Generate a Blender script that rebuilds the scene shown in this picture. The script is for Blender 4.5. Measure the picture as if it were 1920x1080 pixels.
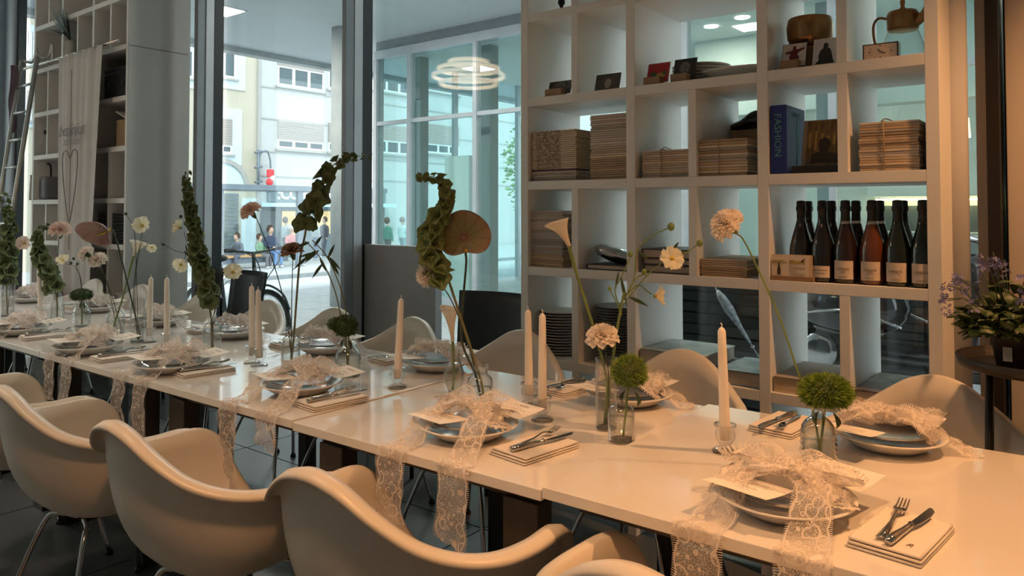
import bpy, math, random
from mathutils import Vector, Matrix
import numpy as np
rnd = random.Random(7)
scene = bpy.context.scene
for o in list(bpy.data.objects): bpy.data.objects.remove(o)
COL = scene.collection
PI = math.pi
# ------------------------------------------------------------------ camera
FPX, PITCH, AZ, CAMH, HOR = 1420.0, math.radians(1.6), math.radians(38.4), 1.37, 395.0
YP = HOR - FPX*math.tan(PITCH)
cam = bpy.data.cameras.new('camera'); camo = bpy.data.objects.new('camera', cam); COL.objects.link(camo)
camo.location = (0, 0, CAMH); camo.rotation_euler = (PI/2+PITCH, 0, AZ)
cam.sensor_fit = 'HORIZONTAL'; cam.sensor_width = 36; cam.lens = FPX/1920*36
cam.shift_y = (YP-540)/1920; cam.clip_start = .02; cam.clip_end = 300
scene.camera = camo
scene.cycles.transparent_max_bounces = 32
# ------------------------------------------------------------------ world, sun, exposure
w = bpy.data.worlds.new('world'); scene.world = w; w.use_nodes = True
bg = w.node_tree.nodes['Background']; bg.inputs[0].default_value = (.89, .95, .975, 1); bg.inputs[1].default_value = 1.5
sun = bpy.data.lights.new('sun', 'SUN'); sun.energy = .85; sun.angle = .12; sun.color = (1, .95, .86)
suno = bpy.data.objects.new('sun', sun); COL.objects.link(suno); suno.rotation_euler = (math.radians(38), math.radians(22), math.radians(20))
vs = scene.view_settings
scene.display_settings.display_device = 'sRGB'
vs.view_transform = 'Standard'; vs.look = 'None'; vs.gamma = 1; vs.use_curve_mapping = False
vs.exposure = 0.95
# ------------------------------------------------------------------ helpers
_F = np.array([-math.sin(AZ)*math.cos(PITCH), math.cos(AZ)*math.cos(PITCH), math.sin(PITCH)])
_R = np.array([math.cos(AZ), math.sin(AZ), 0.]); _U = np.cross(_R, _F)
def ray(x, y): return _F + _R*(x-960)/FPX - _U*(y-YP)/FPX
def onz(x, y, z): r = ray(x, y); t = (z-CAMH)/r[2]; return Vector((r[0]*t, r[1]*t, z))
def ony(x, y, Y): r = ray(x, y); t = Y/r[1]; return Vector((r[0]*t, Y, CAMH+r[2]*t))
def onx(x, y, X): r = ray(x, y); t = X/r[0]; return Vector((X, r[1]*t, CAMH+r[2]*t))
def atd(x, y, d): r = ray(x, y); return Vector((r[0]*d, r[1]*d, CAMH+r[2]*d))
def depth(p): return float(np.dot(np.array([p[0], p[1], p[2]-CAMH]), _F))

MATS = {}
def mat(name, col, rough=.5, metal=0, coat=0, spec=None, trans=0, emit=None, es=0, sheen=0, sss=0, alpha=None):
    if name in MATS: return MATS[name]
    m = bpy.data.materials.new(name); m.use_nodes = True
    b = m.node_tree.nodes['Principled BSDF']
    b.inputs['Base Color'].default_value = (*col, 1); b.inputs['Roughness'].default_value = rough
    b.inputs['Metallic'].default_value = metal; b.inputs['Coat Weight'].default_value = coat
    if coat: b.inputs['Coat Roughness'].default_value = .05
    if spec is not None: b.inputs['Specular IOR Level'].default_value = spec
    b.inputs['Transmission Weight'].default_value = trans
    if emit: b.inputs['Emission Color'].default_value = (*emit, 1); b.inputs['Emission Strength'].default_value = es
    if sheen: b.inputs['Sheen Weight'].default_value = sheen
    if sss:
        b.inputs['Subsurface Weight'].default_value = sss; b.inputs['Subsurface Radius'].default_value = (.01, .006, .004)
    MATS[name] = m
    return m
def nodes(m): return m.node_tree.nodes, m.node_tree.links, m.node_tree.nodes['Principled BSDF']
def noisemat(name, c1, c2, scale=8, rough=.5, detail=4, bump=0, metal=0, coat=0, stretch=None, r2=None, coords='Object', bscale=None, sss=0, rand=0):
    """two-tone procedural material with optional bump"""
    if name in MATS: return MATS[name]
    m = mat(name, c1, rough, metal, coat, sss=sss); n, l, b = nodes(m)
    tc = n.new('ShaderNodeTexCoord'); mp = n.new('ShaderNodeMapping'); nz = n.new('ShaderNodeTexNoise'); cr = n.new('ShaderNodeValToRGB')
    if stretch: mp.inputs['Scale'].default_value = stretch
    nz.inputs['Scale'].default_value = scale; nz.inputs['Detail'].default_value = detail
    cr.color_ramp.elements[0].color = (*c1, 1); cr.color_ramp.elements[1].color = (*c2, 1)
    cr.color_ramp.elements[0].position = .35; cr.color_ramp.elements[1].position = .68
    l.new(tc.outputs[coords], mp.inputs[0]); l.new(mp.outputs[0], nz.inputs['Vector']); l.new(nz.outputs[0], cr.inputs[0]); l.new(cr.outputs[0], b.inputs['Base Color'])
    if rand:
        oi = n.new('ShaderNodeObjectInfo'); rm = n.new('ShaderNodeMapRange'); rm.inputs[3].default_value = 1-rand; rm.inputs[4].default_value = 1+rand*.4; l.new(oi.outputs['Random'], rm.inputs[0])
        vm = n.new('ShaderNodeMixRGB'); vm.blend_type = 'MULTIPLY'; vm.inputs[0].default_value = 1; l.new(cr.outputs[0], vm.inputs[1]); l.new(rm.outputs[0], vm.inputs[2]); l.new(vm.outputs[0], b.inputs['Base Color'])
    if r2 is not None:
        mr = n.new('ShaderNodeMapRange'); mr.inputs[3].default_value = rough; mr.inputs[4].default_value = r2
        l.new(nz.outputs[0], mr.inputs[0]); l.new(mr.outputs[0], b.inputs['Roughness'])
    if bump:
        bp = n.new('ShaderNodeBump'); bp.inputs['Strength'].default_value = bump; bp.inputs['Distance'].default_value = .01
        if bscale:
            nz2 = n.new('ShaderNodeTexNoise'); nz2.inputs['Scale'].default_value = bscale; nz2.inputs['Detail'].default_value = 3
            l.new(mp.outputs[0], nz2.inputs['Vector']); l.new(nz2.outputs[0], bp.inputs['Height'])
        else: l.new(nz.outputs[0], bp.inputs['Height'])
        l.new(bp.outputs[0], b.inputs['Normal'])
    return m
def petalmat(name, c1, c2, scale=40, tl=.45):
    '''thin petal: half of the light goes through'''
    m = noisemat(name, c1, c2, scale, .7); n, l, b = nodes(m); out = [k for k in n if k.type == 'OUTPUT_MATERIAL'][0]; cr_ = [k for k in n if k.type == 'VALTORGB'][0]
    t = n.new('ShaderNodeBsdfTranslucent'); mx = n.new('ShaderNodeMixShader'); mx.inputs[0].default_value = tl
    l.new(cr_.outputs[0], t.inputs[0]); l.new(b.outputs[0], mx.inputs[1]); l.new(t.outputs[0], mx.inputs[2]); l.new(mx.outputs[0], out.inputs[0])
    return m
def glassmat(name, tint, refl=1.0, dark=.55, rough=.02, edge=1.6):
    """thin clear glass: transparent, mirror-like towards grazing angles, a little darker at the rim"""
    if name in MATS: return MATS[name]
    m = bpy.data.materials.new(name); m.use_nodes = True; n = m.node_tree.nodes; l = m.node_tree.links; n.clear()
    out = n.new('ShaderNodeOutputMaterial'); mx = n.new('ShaderNodeMixShader'); tr = n.new('ShaderNodeBsdfTransparent'); gl = n.new('ShaderNodeBsdfGlossy')
    lw = n.new('ShaderNodeLayerWeight'); lw.inputs[0].default_value = .35
    lf = n.new('ShaderNodeLayerWeight'); lf.inputs[0].default_value = .5
    p5 = n.new('ShaderNodeMath'); p5.operation = 'POWER'; p5.inputs[1].default_value = 4.5; l.new(lf.outputs['Facing'], p5.inputs[0])
    fr = n.new('ShaderNodeMath'); fr.operation = 'MULTIPLY_ADD'; fr.inputs[1].default_value = .95; fr.inputs[2].default_value = .04; l.new(p5.outputs[0], fr.inputs[0])
    cm = n.new('ShaderNodeMixRGB'); cm.inputs[1].default_value = (*tint, 1); cm.inputs[2].default_value = (tint[0]*dark, tint[1]*dark, tint[2]*dark, 1)
    pw = n.new('ShaderNodeMath'); pw.operation = 'POWER'; pw.inputs[1].default_value = edge
    l.new(lw.outputs['Facing'], pw.inputs[0]); l.new(pw.outputs[0], cm.inputs[0]); l.new(cm.outputs[0], tr.inputs[0])
    gl.inputs['Roughness'].default_value = rough
    ml = n.new('ShaderNodeMath'); ml.operation = 'MULTIPLY'; ml.inputs[1].default_value = refl
    ml.use_clamp = True
    l.new(fr.outputs[0], ml.inputs[0]); l.new(ml.outputs[0], mx.inputs[0]); l.new(tr.outputs[0], mx.inputs[1]); l.new(gl.outputs[0], mx.inputs[2]); l.new(mx.outputs[0], out.inputs[0])
    MATS[name] = m
    return m

class MB:
    def __init__(s): s.v = []; s.f = []; s.mi = []; s.sm = []; s.uv = {}
    def add(s, verts, faces, mi=0, sm=False, uvs=None):
        b = len(s.v); s.v += [tuple(v) for v in verts]
        for i, f in enumerate(faces):
            s.f.append(tuple(b+k for k in f)); s.mi.append(mi); s.sm.append(sm)
        if uvs:
            for i, u in enumerate(uvs): s.uv[b+i] = u
        return s
    def box(s, c, size, rz=0, mi=0, M=None):
        x, y, z = (k/2 for k in size); V = []
        for sx in (-1, 1):
            for sy in (-1, 1):
                for sz in (-1, 1): V.append(Vector((sx*x, sy*y, sz*z)))
        R = Matrix.Rotation(rz, 3, 'Z') if M is None else M
        V = [R@v+Vector(c) for v in V]
        return s.add(V, [(0, 1, 3, 2), (4, 6, 7, 5), (0, 4, 5, 1), (2, 3, 7, 6), (0, 2, 6, 4), (1, 5, 7, 3)], mi)
    def bx(s, x0, x1, y0, y1, z0, z1, mi=0): return s.box(((x0+x1)/2, (y0+y1)/2, (z0+z1)/2), (abs(x1-x0), abs(y1-y0), abs(z1-z0)), 0, mi)
    def tube(s, pts, r, n=8, mi=0, caps=True):
        pts = [Vector(p) for p in pts]; k = len(pts); rs = r if isinstance(r, (list, tuple)) else [r]*k
        t0 = (pts[1]-pts[0]).normalized(); a = Vector((0, 0, 1)) if abs(t0.z) < .9 else Vector((1, 0, 0))
        nrm = (a-t0*a.dot(t0)).normalized(); V = []; F = []
        for i, p in enumerate(pts):
            t = (pts[min(i+1, k-1)]-pts[max(i-1, 0)]).normalized()
            nrm = (nrm-t*nrm.dot(t)).normalized(); bn = t.cross(nrm)
            for j in range(n):
                an = 2*PI*j/n; V.append(p+(nrm*math.cos(an)+bn*math.sin(an))*rs[i])
        for i in range(k-1):
            for j in range(n): F.append((i*n+j, i*n+(j+1) % n, (i+1)*n+(j+1) % n, (i+1)*n+j))
        if caps: F.append(tuple(range(n))[::-1]); F.append(tuple((k-1)*n+j for j in range(n)))
        return s.add(V, F, mi, True)
    def lathe(s, prof, n=24, c=(0, 0, 0), mi=0, M=None, sm=True, rmod=None):
        V = []; F = []; U = []
        for i, (r, z) in enumerate(prof):
            for j in range(n):
                a = 2*PI*j/n; rr = r*(rmod(a, z) if rmod else 1); v = Vector((rr*math.cos(a), rr*math.sin(a), z))
                if M is not None: v = M@v
                V.append(v+Vector(c)); U.append((j/n, i/max(1, len(prof)-1)))
        for i in range(len(prof)-1):
            for j in range(n): F.append((i*n+j, i*n+(j+1) % n, (i+1)*n+(j+1) % n, (i+1)*n+j))
        if prof[0][0] > 1e-4: F.append(tuple(range(n))[::-1])
        if prof[-1][0] > 1e-4: F.append(tuple((len(prof)-1)*n+j for j in range(n)))
        return s.add(V, F, mi, sm, U)
    def ball(s, c, r, n=10, mi=0, sc=(1, 1, 1), M=None):
        m = max(4, n//2+1); pr = [(max(math.sin(PI*i/m), 1e-5)*r, -math.cos(PI*i/m)*r) for i in range(m+1)]
        S = Matrix.Diagonal(sc).to_3x3(); S = S if M is None else M@S
        return s.lathe(pr, n, c, mi, S)
    def grid(s, fn, nu, nv, mi=0, sm=True, closeu=False):
        V = []; F = []; U = []
        for i in range(nv+1):
            for j in range(nu+(0 if closeu else 1)):
                V.append(fn(j/nu, i/nv)); U.append((j/nu, i/nv))
        c = nu if closeu else nu+1
        for i in range(nv):
            for j in range(nu): F.append((i*c+j, i*c+(j+1) % c, (i+1)*c+(j+1) % c, (i+1)*c+j))
        return s.add(V, F, mi, sm, U)
    def prism(s, poly, h0, h1, mi=0, M=None, c=(0, 0, 0)):
        """polygon in local XY extruded along local Z"""
        k = len(poly); V = [Vector((x, y, h0)) for x, y in poly]+[Vector((x, y, h1)) for x, y in poly]
        if M is not None: V = [M@v for v in V]
        V = [v+Vector(c) for v in V]
        F = [tuple(range(k))[::-1], tuple(range(k, 2*k))]+[(i, (i+1) % k, k+(i+1) % k, k+i) for i in range(k)]
        return s.add(V, F, mi)
    def mesh(s, name, mats):
        me = bpy.data.meshes.new(name); me.from_pydata(s.v, [], s.f); me.update()
        for m in (mats if isinstance(mats, (list, tuple)) else [mats]): me.materials.append(m)
        me.polygons.foreach_set('material_index', s.mi); me.polygons.foreach_set('use_smooth', s.sm)
        if s.uv:
            ul = me.uv_layers.new(name='UVMap'); li = np.zeros(len(me.loops), dtype=np.int32); me.loops.foreach_get('vertex_index', li)
            ar = np.array([s.uv.get(i, (0, 0)) for i in range(len(s.v))], dtype=np.float32)[li].ravel(); ul.data.foreach_set('uv', ar)
        return me
    def build(s, name, mats, parent=None, loc=(0, 0, 0), rot=(0, 0, 0), bevel=0, sub=0, solid=0):
        return link(name, s.mesh(name, mats), parent, loc, rot, bevel, sub, solid)
def link(name, me, parent=None, loc=(0, 0, 0), rot=(0, 0, 0), bevel=0, sub=0, solid=0):
    o = bpy.data.objects.new(name, me); COL.objects.link(o); o.location = loc; o.rotation_euler = rot
    if parent is not None: o.parent = parent
    if solid:
        md = o.modifiers.new('s', 'SOLIDIFY'); md.thickness = solid; md.offset = 0
    if bevel:
        md = o.modifiers.new('b', 'BEVEL'); md.width = bevel; md.segments = 2; md.limit_method = 'ANGLE'
    if sub:
        md = o.modifiers.new('u', 'SUBSURF'); md.levels = sub; md.render_levels = sub
    return o
def thing(name, label, cat, loc=(0, 0, 0), rz=0, group=None, rot=None):
    o = bpy.data.objects.new(name, None); COL.objects.link(o); o.location = loc; o.rotation_euler = rot or (0, 0, rz)
    o.empty_display_size = .05
    return tag(o, label, cat, group)
def tag(o, label, cat, group=None, kind=None):
    o['label'] = label; o['category'] = cat
    if group: o['group'] = group
    if kind: o['kind'] = kind
    return o
def struct(o): o['kind'] = 'structure'; return o
def dup(root, loc, rz, label=None, group=None):
    r = root.copy(); COL.objects.link(r); r.location = loc; r.rotation_euler = (0, 0, rz)
    if label: r['label'] = label
    if group: r['group'] = group
    for ch in list(root.children):
        c = ch.copy(); COL.objects.link(c); c.parent = r
        for g in list(ch.children):
            d = g.copy(); COL.objects.link(d); d.parent = c
    return r
def text(name, s, size, m, parent, loc, rot, ext=.0004, align='CENTER', shear=0, bold=0, sx=1):
    cu = bpy.data.curves.new(name, 'FONT'); cu.body = s; cu.size = size; cu.align_x = align; cu.align_y = 'CENTER'; cu.extrude = ext; cu.shear = shear; cu.offset = bold
    cu.resolution_u = 3
    t = bpy.data.objects.new(name, cu); COL.objects.link(t); bpy.context.view_layer.update()
    me = bpy.data.meshes.new_from_object(t.evaluated_get(bpy.context.evaluated_depsgraph_get())); bpy.data.objects.remove(t)
    me.materials.clear(); me.materials.append(m)
    o = link(name, me, parent, loc, rot); o.scale = (sx, 1, 1)
    return o
def cr(P, n=6, closed=False):
    """Catmull-Rom through points"""
    P = [Vector(p) for p in P]; out = []; k = len(P)
    for i in range(k if closed else k-1):
        p0 = P[(i-1) % k] if closed or i > 0 else P[0]*2-P[1]; p1 = P[i]; p2 = P[(i+1) % k]; p3 = P[(i+2) % k] if closed or i+2 < k else P[-1]*2-P[-2]
        for j in range(n):
            t = j/n; out.append(.5*((2*p1)+(p2-p0)*t+(2*p0-5*p1+4*p2-p3)*t*t+(3*p1-p0-3*p2+p3)*t**3))
    if not closed: out.append(P[-1])
    return out
def toward(d):
    """rotation matrix whose local Z points along d"""
    return Vector(d).to_track_quat('Z', 'Y').to_matrix()
# ------------------------------------------------------------------ materials of the room
white = noisemat('white_lacquer', (.80, .78, .745), (.76, .74, .70), 3, .42, bump=.015)
wall_w = noisemat('wall_paint', (.66, .65, .63), (.62, .61, .59), 5, .8, bump=.03)
ceilm = noisemat('ceiling_paint', (.72, .72, .70), (.69, .69, .68), 4, .9)
frame_g = noisemat('grey_frame', (.28, .325, .36), (.25, .295, .33), 6, .42)
frame_l = noisemat('light_frame', (.50, .53, .56), (.46, .49, .52), 6, .4, metal=.3)
gasket = mat('dark_gasket', (.012, .018, .022), .45)
glass_w = glassmat('window_glass', (.93, .975, .98), 1.0, .8)
glass_t = glassmat('teal_glass', (.865, .955, .955), 1.0, .8)
floorm = noisemat('floor_tile', (.075, .082, .085), (.125, .134, .138), 2.2, .22, detail=7, r2=.4)
grout = mat('floor_grout', (.02, .02, .02), .8)
panelm = noisemat('wall_panel', (.56, .50, .44), (.52, .46, .40), 3, .45, stretch=(1, 1, .2))
darkp = mat('dark_post', (.012, .009, .008), .4)
Z0 = 0
CEIL = 4.02
GY = 3.40   # plane of the window front
# ------------------------------------------------------------------ floor as large tiles with dark joints
fl = MB().bx(-13, 2.2, -3.2, GY+.06, -.12, -.012).build('floor', grout); struct(fl)
tile_me = MB().bx(.004, .896, .004, .896, -.012, 0).mesh('tile', floorm)
for i in range(-12, 3):
    for j in range(-3, 4):
        link('tile', tile_me, fl, (i*.9-.35, j*.9-.19, 0))
struct(MB().bx(-13, 2.2, -3.2, GY+.1, CEIL, CEIL+.25).build('ceiling', ceilm))
struct(MB().bx(-13, 2.2, -3.4, -3.2, 0, CEIL).build('wall_rear', wall_w))
struct(MB().bx(2.2, 2.4, -3.4, GY+.1, 0, CEIL).build('wall_right', wall_w))
# unseen left end: glazing added to let cool daylight into the room
wl = struct(MB().bx(-13.06, -13.0, -3.3, GY, 0, .12).build('wall_left', frame_g))
for k in range(6): MB().bx(-13.08, -12.98, -3.3+k*1.32, -3.22+k*1.32, .12, CEIL).build('mullion', frame_g, wl)
for k in range(5): MB().bx(-13.03, -13.02, -3.22+k*1.32, -1.98+k*1.32, .12, CEIL).build('pane', glass_w, wl)
# panelled wall at the right end of the window front
pw = struct(MB().bx(-.305, 2.2, 3.30, 3.42, 0, CEIL).build('wall_front', grout))
px = -.30
for k, wd in enumerate((.262, .118, .30, .30, .30, .30, .30, .30)):
    MB().bx(px+.003, px+wd-.003, 3.262, 3.30, 0.01, CEIL-.01).build('panel', panelm, pw, bevel=.003); px += wd
dp = MB(); dp.bx(-.352, -.312, 3.20, 3.42, 0, CEIL)
struct(dp.build('trim_1', darkp))
struct(MB().bx(-.388, -.354, 3.24, 3.42, 0, CEIL).build('trim_2', panelm))
# slim round column beside the shelf
cN = ony(1787, 400, 3.12)
tag(MB().lathe([(.052, 0), (.052, CEIL)], 32, (cN.x, 3.12, 0)).build('round_column', noisemat('column_paint', (.66, .65, .65), (.62, .61, .61), 4, .35)), 'slim round white column standing right of the tall wine shelf', 'column')
# ------------------------------------------------------------------ window front: pillars, glass panes, low panel
def pillar(n, x0, x1, lab):
    t = thing('window_pillar', lab, 'pillar', ((x0+x1)/2, 3.3, 0))
    hw = (x1-x0)/2
    MB().bx(-hw, hw*.62, -.12, .10, 0, CEIL).build('post', frame_g, t, bevel=.004)
    MB().bx(hw*.62, hw*.88, -.05, .10, 0, CEIL).build('frame_profile', frame_l, t)
    MB().bx(hw*.88, hw, .02, .10, 0, CEIL).build('gasket', gasket, t)
xs = {k: ony(k, 400, 3.18 if k in (-60, 360, 639) else 3.40).x for k in (-60, 44, 360, 416, 639, 697)}
pillar(1, xs[-60], xs[44], 'blue-grey window pillar at the far left edge behind the ladder')
pillar(2, xs[360], xs[416], 'grey window pillar with dark seal next to the tall grey cabinet side')
pillar(3, xs[639], xs[697], 'grey window pillar with dark seal between the street view and the glass wing')
xp0, xp1 = ony(700, 400, GY).x, ony(829, 400, GY).x
zp = ony(760, 460, GY).z
sp = tag(MB().bx(xp0-.02, xp1, GY-.06, GY+.0, 0.02, zp).build('window_panel', noisemat('panel_grey', (.36, .36, .36), (.33, .33, .33), 4, .5), bevel=.003), 'plain grey parapet panel below the window behind the white chairs', 'panel')
wn = 1
for (a, b) in ((-12.9, xs[-60]), (xs[44], xs[360]), (xs[416], xs[639]), (xs[697], -.40)):
    g = struct(MB().bx(a, b, GY+.03, GY+.042, .02, CEIL).build('window_%d' % wn, glass_w)); wn += 1
    MB().bx(a, b, GY, GY+.08, 0, .025).build('window_sill', gasket, g)
# ------------------------------------------------------------------ lamps of the room
def lamp_light(loc, e, col, size=.12, name='lamp_light'):
    l = bpy.data.lights.new(name, 'POINT'); l.energy = e; l.color = col; l.shadow_soft_size = size
    o = bpy.data.objects.new(name, l); COL.objects.link(o); o.location = loc
    return o
WARM = (1, .475, .185)
shade_w = mat('glowing_ring', (.9, .8, .65), .5, emit=(1, .74, .5), es=3.2)
cable = mat('lamp_cable', (.02, .02, .02), .5)
def chandelier(loc, e, lab, R=.42, col=(1, .82, .66)):
    t = thing('ring_chandelier', lab, 'lamp', loc)
    for k, (r, z) in enumerate(((.55, .16), (.85, .08), (1, 0), (.8, -.09))):
        m = MB(); pr = [(R*r-.012, z-.02), (R*r+.012, z-.02), (R*r+.012, z+.02), (R*r-.012, z+.02), (R*r-.012, z-.02)]
        m.lathe(pr, 40); m.f.pop(); m.mi.pop(); m.sm.pop(); m.f.pop(); m.mi.pop(); m.sm.pop()
        m.build('glowing_ring', shade_w, t)
    MB().tube([(0, 0, .0), (0, 0, CEIL-loc[2])], .006, 6).build('cable', cable, t)
    for a in range(3):
        MB().tube([(0, 0, .45), (R*math.cos(a*2.1), R*math.sin(a*2.1), 0)], .003, 5).build('wire', cable, t)
chandelier((-5.9, .25, 2.95), 34, 'large warm ring chandelier over the far left of the room')
def spot(x, y, e, lab, size=.08, z=CEIL, drop=.9, col=WARM, ang=105):
    t = thing('pendant_spot', lab, 'lamp', (x, y, z-drop))
    m = MB(); m.lathe([(.045, .16), (.07, .12), (.085, 0), (.08, 0), (.065, .115), (.04, .15)], 24); m.build('lamp_shade', cable, t)
    MB().ball((0, 0, .07), .032, 12).build('bulb', mat('bulb', (1, .9, .7), .4, emit=(1, .7, .38), es=18), t)
    MB().tube([(0, 0, .15), (0, 0, drop)], .004, 6).build('cable', cable, t)
    l = bpy.data.lights.new('spot_light', 'SPOT'); l.energy = e; l.color = col; l.shadow_soft_size = size; l.spot_size = math.radians(ang); l.spot_blend = .6
    o = bpy.data.objects.new('spot_light', l); COL.objects.link(o); o.parent = t; o.location = (0, 0, -.01)
spot(.55, 2.45, 112, 'black pendant spot above the near end of the table', .05)
spot(-.35, .35, 92, 'black pendant spot behind the nearest chairs', .12)
spot(-2.2, .1, 38, 'black pendant spot behind the middle chairs', .12, col=(1, .66, .40))
spot(-4.2, .2, 36, 'black pendant spot behind the farther chairs', .12, col=(1, .80, .62))
spot(-6.2, .3, 80, 'added neutral fill spot beyond the left end of the near chairs', .15, col=(1, .91, .82))  # lamp added out of view as neutral fill for the left side
spot(-8.2, .6, 75, 'added neutral fill spot above the far left corner of the room', .15, col=(1, .92, .85))  # another added fill lamp, out of view, brightens the far cabinet
# ------------------------------------------------------------------ tables
def ty(x): return .016*(x+1.0)
TROT = math.atan(.016)
topm = noisemat('white_table_top', (.80, .765, .72), (.775, .74, .695), 2, .10, coat=.5)
legm = noisemat('dark_table_leg', (.028, .023, .021), (.040, .033, .029), 30, .4, stretch=(1, 1, .1))
TSEG = [(-1.03, .22, .745, (-.12,)), (-1.945, -1.034, .737, (-1.83, -1.13)), (-2.86, -1.949, .742, (-2.70,)), (-3.775, -2.864, .740, (-3.66, -2.98)),
        (-4.69, -3.779, .741, (-4.55, -3.9)), (-5.605, -4.694, .740, (-5.5, -4.8)), (-6.52, -5.609, .741, (-6.4, -5.7)), (-7.43, -6.524, .740, (-7.3, -6.6))]
tlab = ['nearest white table segment, raised slightly above its neighbour', 'second white table segment, set slightly lower than the nearest one', 'third white table segment counted from the camera', 'fourth white table segment counted from the camera',
        'fifth white table segment counted from the camera', 'sixth white table segment counted from the camera', 'seventh white table segment, near the ladder end', 'last white table segment at the far left end']
for (a, b, z, lg), lb in zip(TSEG, tlab):
    c = (a+b)/2; t = thing('dining_table', lb, 'table', (c, 1.865+ty(c), 0), TROT, 'white tables pushed into one long row'); h = (b-a)/2
    MB().bx(-h, h, -.465, .465, z-.026, z).build('table_top', topm, t, bevel=.002)
    MB().bx(-h+.06, h-.06, -.40, .40, z-.062, z-.027).build('apron', legm, t)
    for x in lg:
        for y in (-.385, .385):
            MB().bx(x-c-(.052 if y < 0 else .03), x-c+(.052 if y < 0 else .03), y-.03, y+.03, 0, z-.06).build('leg', legm, t, bevel=.003)
TZ = .745
def tz(x): # top height of the segment at x
    for a, b, z, _ in TSEG:
        if a-.002 <= x <= b+.002: return z
    return .741
# ------------------------------------------------------------------ moulded armchairs
shellm = noisemat('chair_shell', (.70, .64, .56), (.68, .62, .54), 3, .38)
chrome = mat('chrome', (.55, .55, .56), .14, 1)
padm = noisemat('black_seat_pad', (.012, .012, .013), (.02, .02, .021), 200, .9, bump=.2)
glide = mat('black_glide', (.012, .012, .012), .6)
rimR = [(0, .235, .418), (.14, .238, .420), (.215, .212, .440), (.262, .178, .52), (.297, .15, .612), (.314, .085, .662), (.319, -.02, .664), (.305, -.115, .669), (.268, -.19, .686), (.212, -.245, .716), (.145, -.285, .766), (.075, -.308, .814), (0, -.316, .832)]
def make_shell():
    P = cr([Vector(p) for p in rimR]+[Vector((-x, y, z)) for x, y, z in rimR[-2:0:-1]], 5, True)
    N = len(P); M = 13; C = Vector((0, -.02, .388)); m = MB(); V = []; F = []
    for i, p in enumerate(P):
        h = Vector((p.x-C.x, p.y-C.y, 0)); dn = h.normalized(); hi = max(0, p.z-.42)/.4
        c1 = C+h*.72+Vector((0, 0, -.014)); c2 = C+h*(.955-.02*hi)+Vector((0, 0, .008+.10*hi))
        ring = []
        for k in range(1, M):
            t = (k/(M-1))**.9; ring.append(C*(1-t)**3+c1*3*t*(1-t)**2+c2*3*t*t*(1-t)+p*t**3)
        fl = .016+.016*min(1, hi*1.6)
        ring += [p+dn*fl*.55+Vector((0, 0, .002)), p+dn*fl+Vector((0, 0, -.006)), p+dn*(fl+.003)+Vector((0, 0, -.016))]
        V += ring
    K = M-1+3
    for i in range(N):
        for k in range(K-1): F.append((i*K+k, ((i+1) % N)*K+k, ((i+1) % N)*K+k+1, i*K+k+1))
    V.append(C); ci = len(V)-1
    for i in range(N): F.append((ci, ((i+1) % N)*K, i*K))
    m.add(V, F, 0, True)
    return m
def make_chair(label, group):
    t = thing('armchair', label, 'chair', group=group)
    make_shell().build('seat_shell', shellm, t, solid=.008)
    MB().lathe([(.001, .400), (.11, .404), (.142, .412), (.146, .420), (.13, .428), (.001, .432)], 28, (0, .012, -.004)).build('seat_pad', padm, t)
    for sx in (-1, 1):
        for sy in (-1, 1):
            l = MB().tube(cr([(sx*.02, sy*.09, .362), (sx*.10, sy*.115, .360), (sx*.14, sy*.142, .335), (sx*.20, sy*.195, .16), (sx*.238, sy*.225, .012)], 5), .0085, 8).build('leg', chrome, t)
            MB().lathe([(.015, 0), (.015, .01), (.010, .02)], 12, (sx*.239, sy*.226, 0)).build('foot', glide, l)
    MB().box((0, 0, .366), (.10, .18, .012)).build('seat_mount', glide, t)
    return t
proto = None
near_lab = ['nearest white armchair, mostly cut off at the bottom edge', 'white armchair with black seat pad, second from the camera on the near side', 'white armchair with rounded back, third from the camera on the near side', 'white armchair cut by the left edge, fourth from the camera on the near side', 'white armchair at the left edge, farthest one visible on the near side']
for x, dy, rz, lb in zip((-.55, -1.315, -1.995, -2.68, -3.40), (.16, .125, .035, .0, -.01), (-.06, .03, .0, .02, 0), near_lab):
    loc = (x, 1.185+dy, 0)
    if proto is None: proto = make_chair(lb, 'armchairs along the near side'); proto.location = loc; proto.rotation_euler = (0, 0, rz)
    else: dup(proto, loc, rz, lb, 'armchairs along the near side')
far_lab = ['armchair behind the table at the right end, below the wine bottles', 'armchair behind the table in front of the stacked picture books', 'armchair behind the table beside the pair of tall candles', 'armchair behind the table in front of the grey parapet panel', 'armchair behind the table in front of the middle grey pillar',
           'armchair behind the table beside the bicycle wheel', 'armchair behind the table in front of the tall grey cabinet side', 'armchair behind the table below the banner, right one', 'armchair behind the table below the banner, left one', 'armchair behind the far left end of the table']
for i, (x, lb) in enumerate(zip((-.46, -1.31, -2.07, -2.77, -3.36, -3.98, -4.70, -5.52, -6.28, -7.1), far_lab)):
    dup(proto, (x, 2.385+ty(x)*.8+(.07 if i == 0 else 0), 0), PI+rnd.uniform(-.05, .05), 'white moulded '+lb, 'armchairs along the window side')
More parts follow.
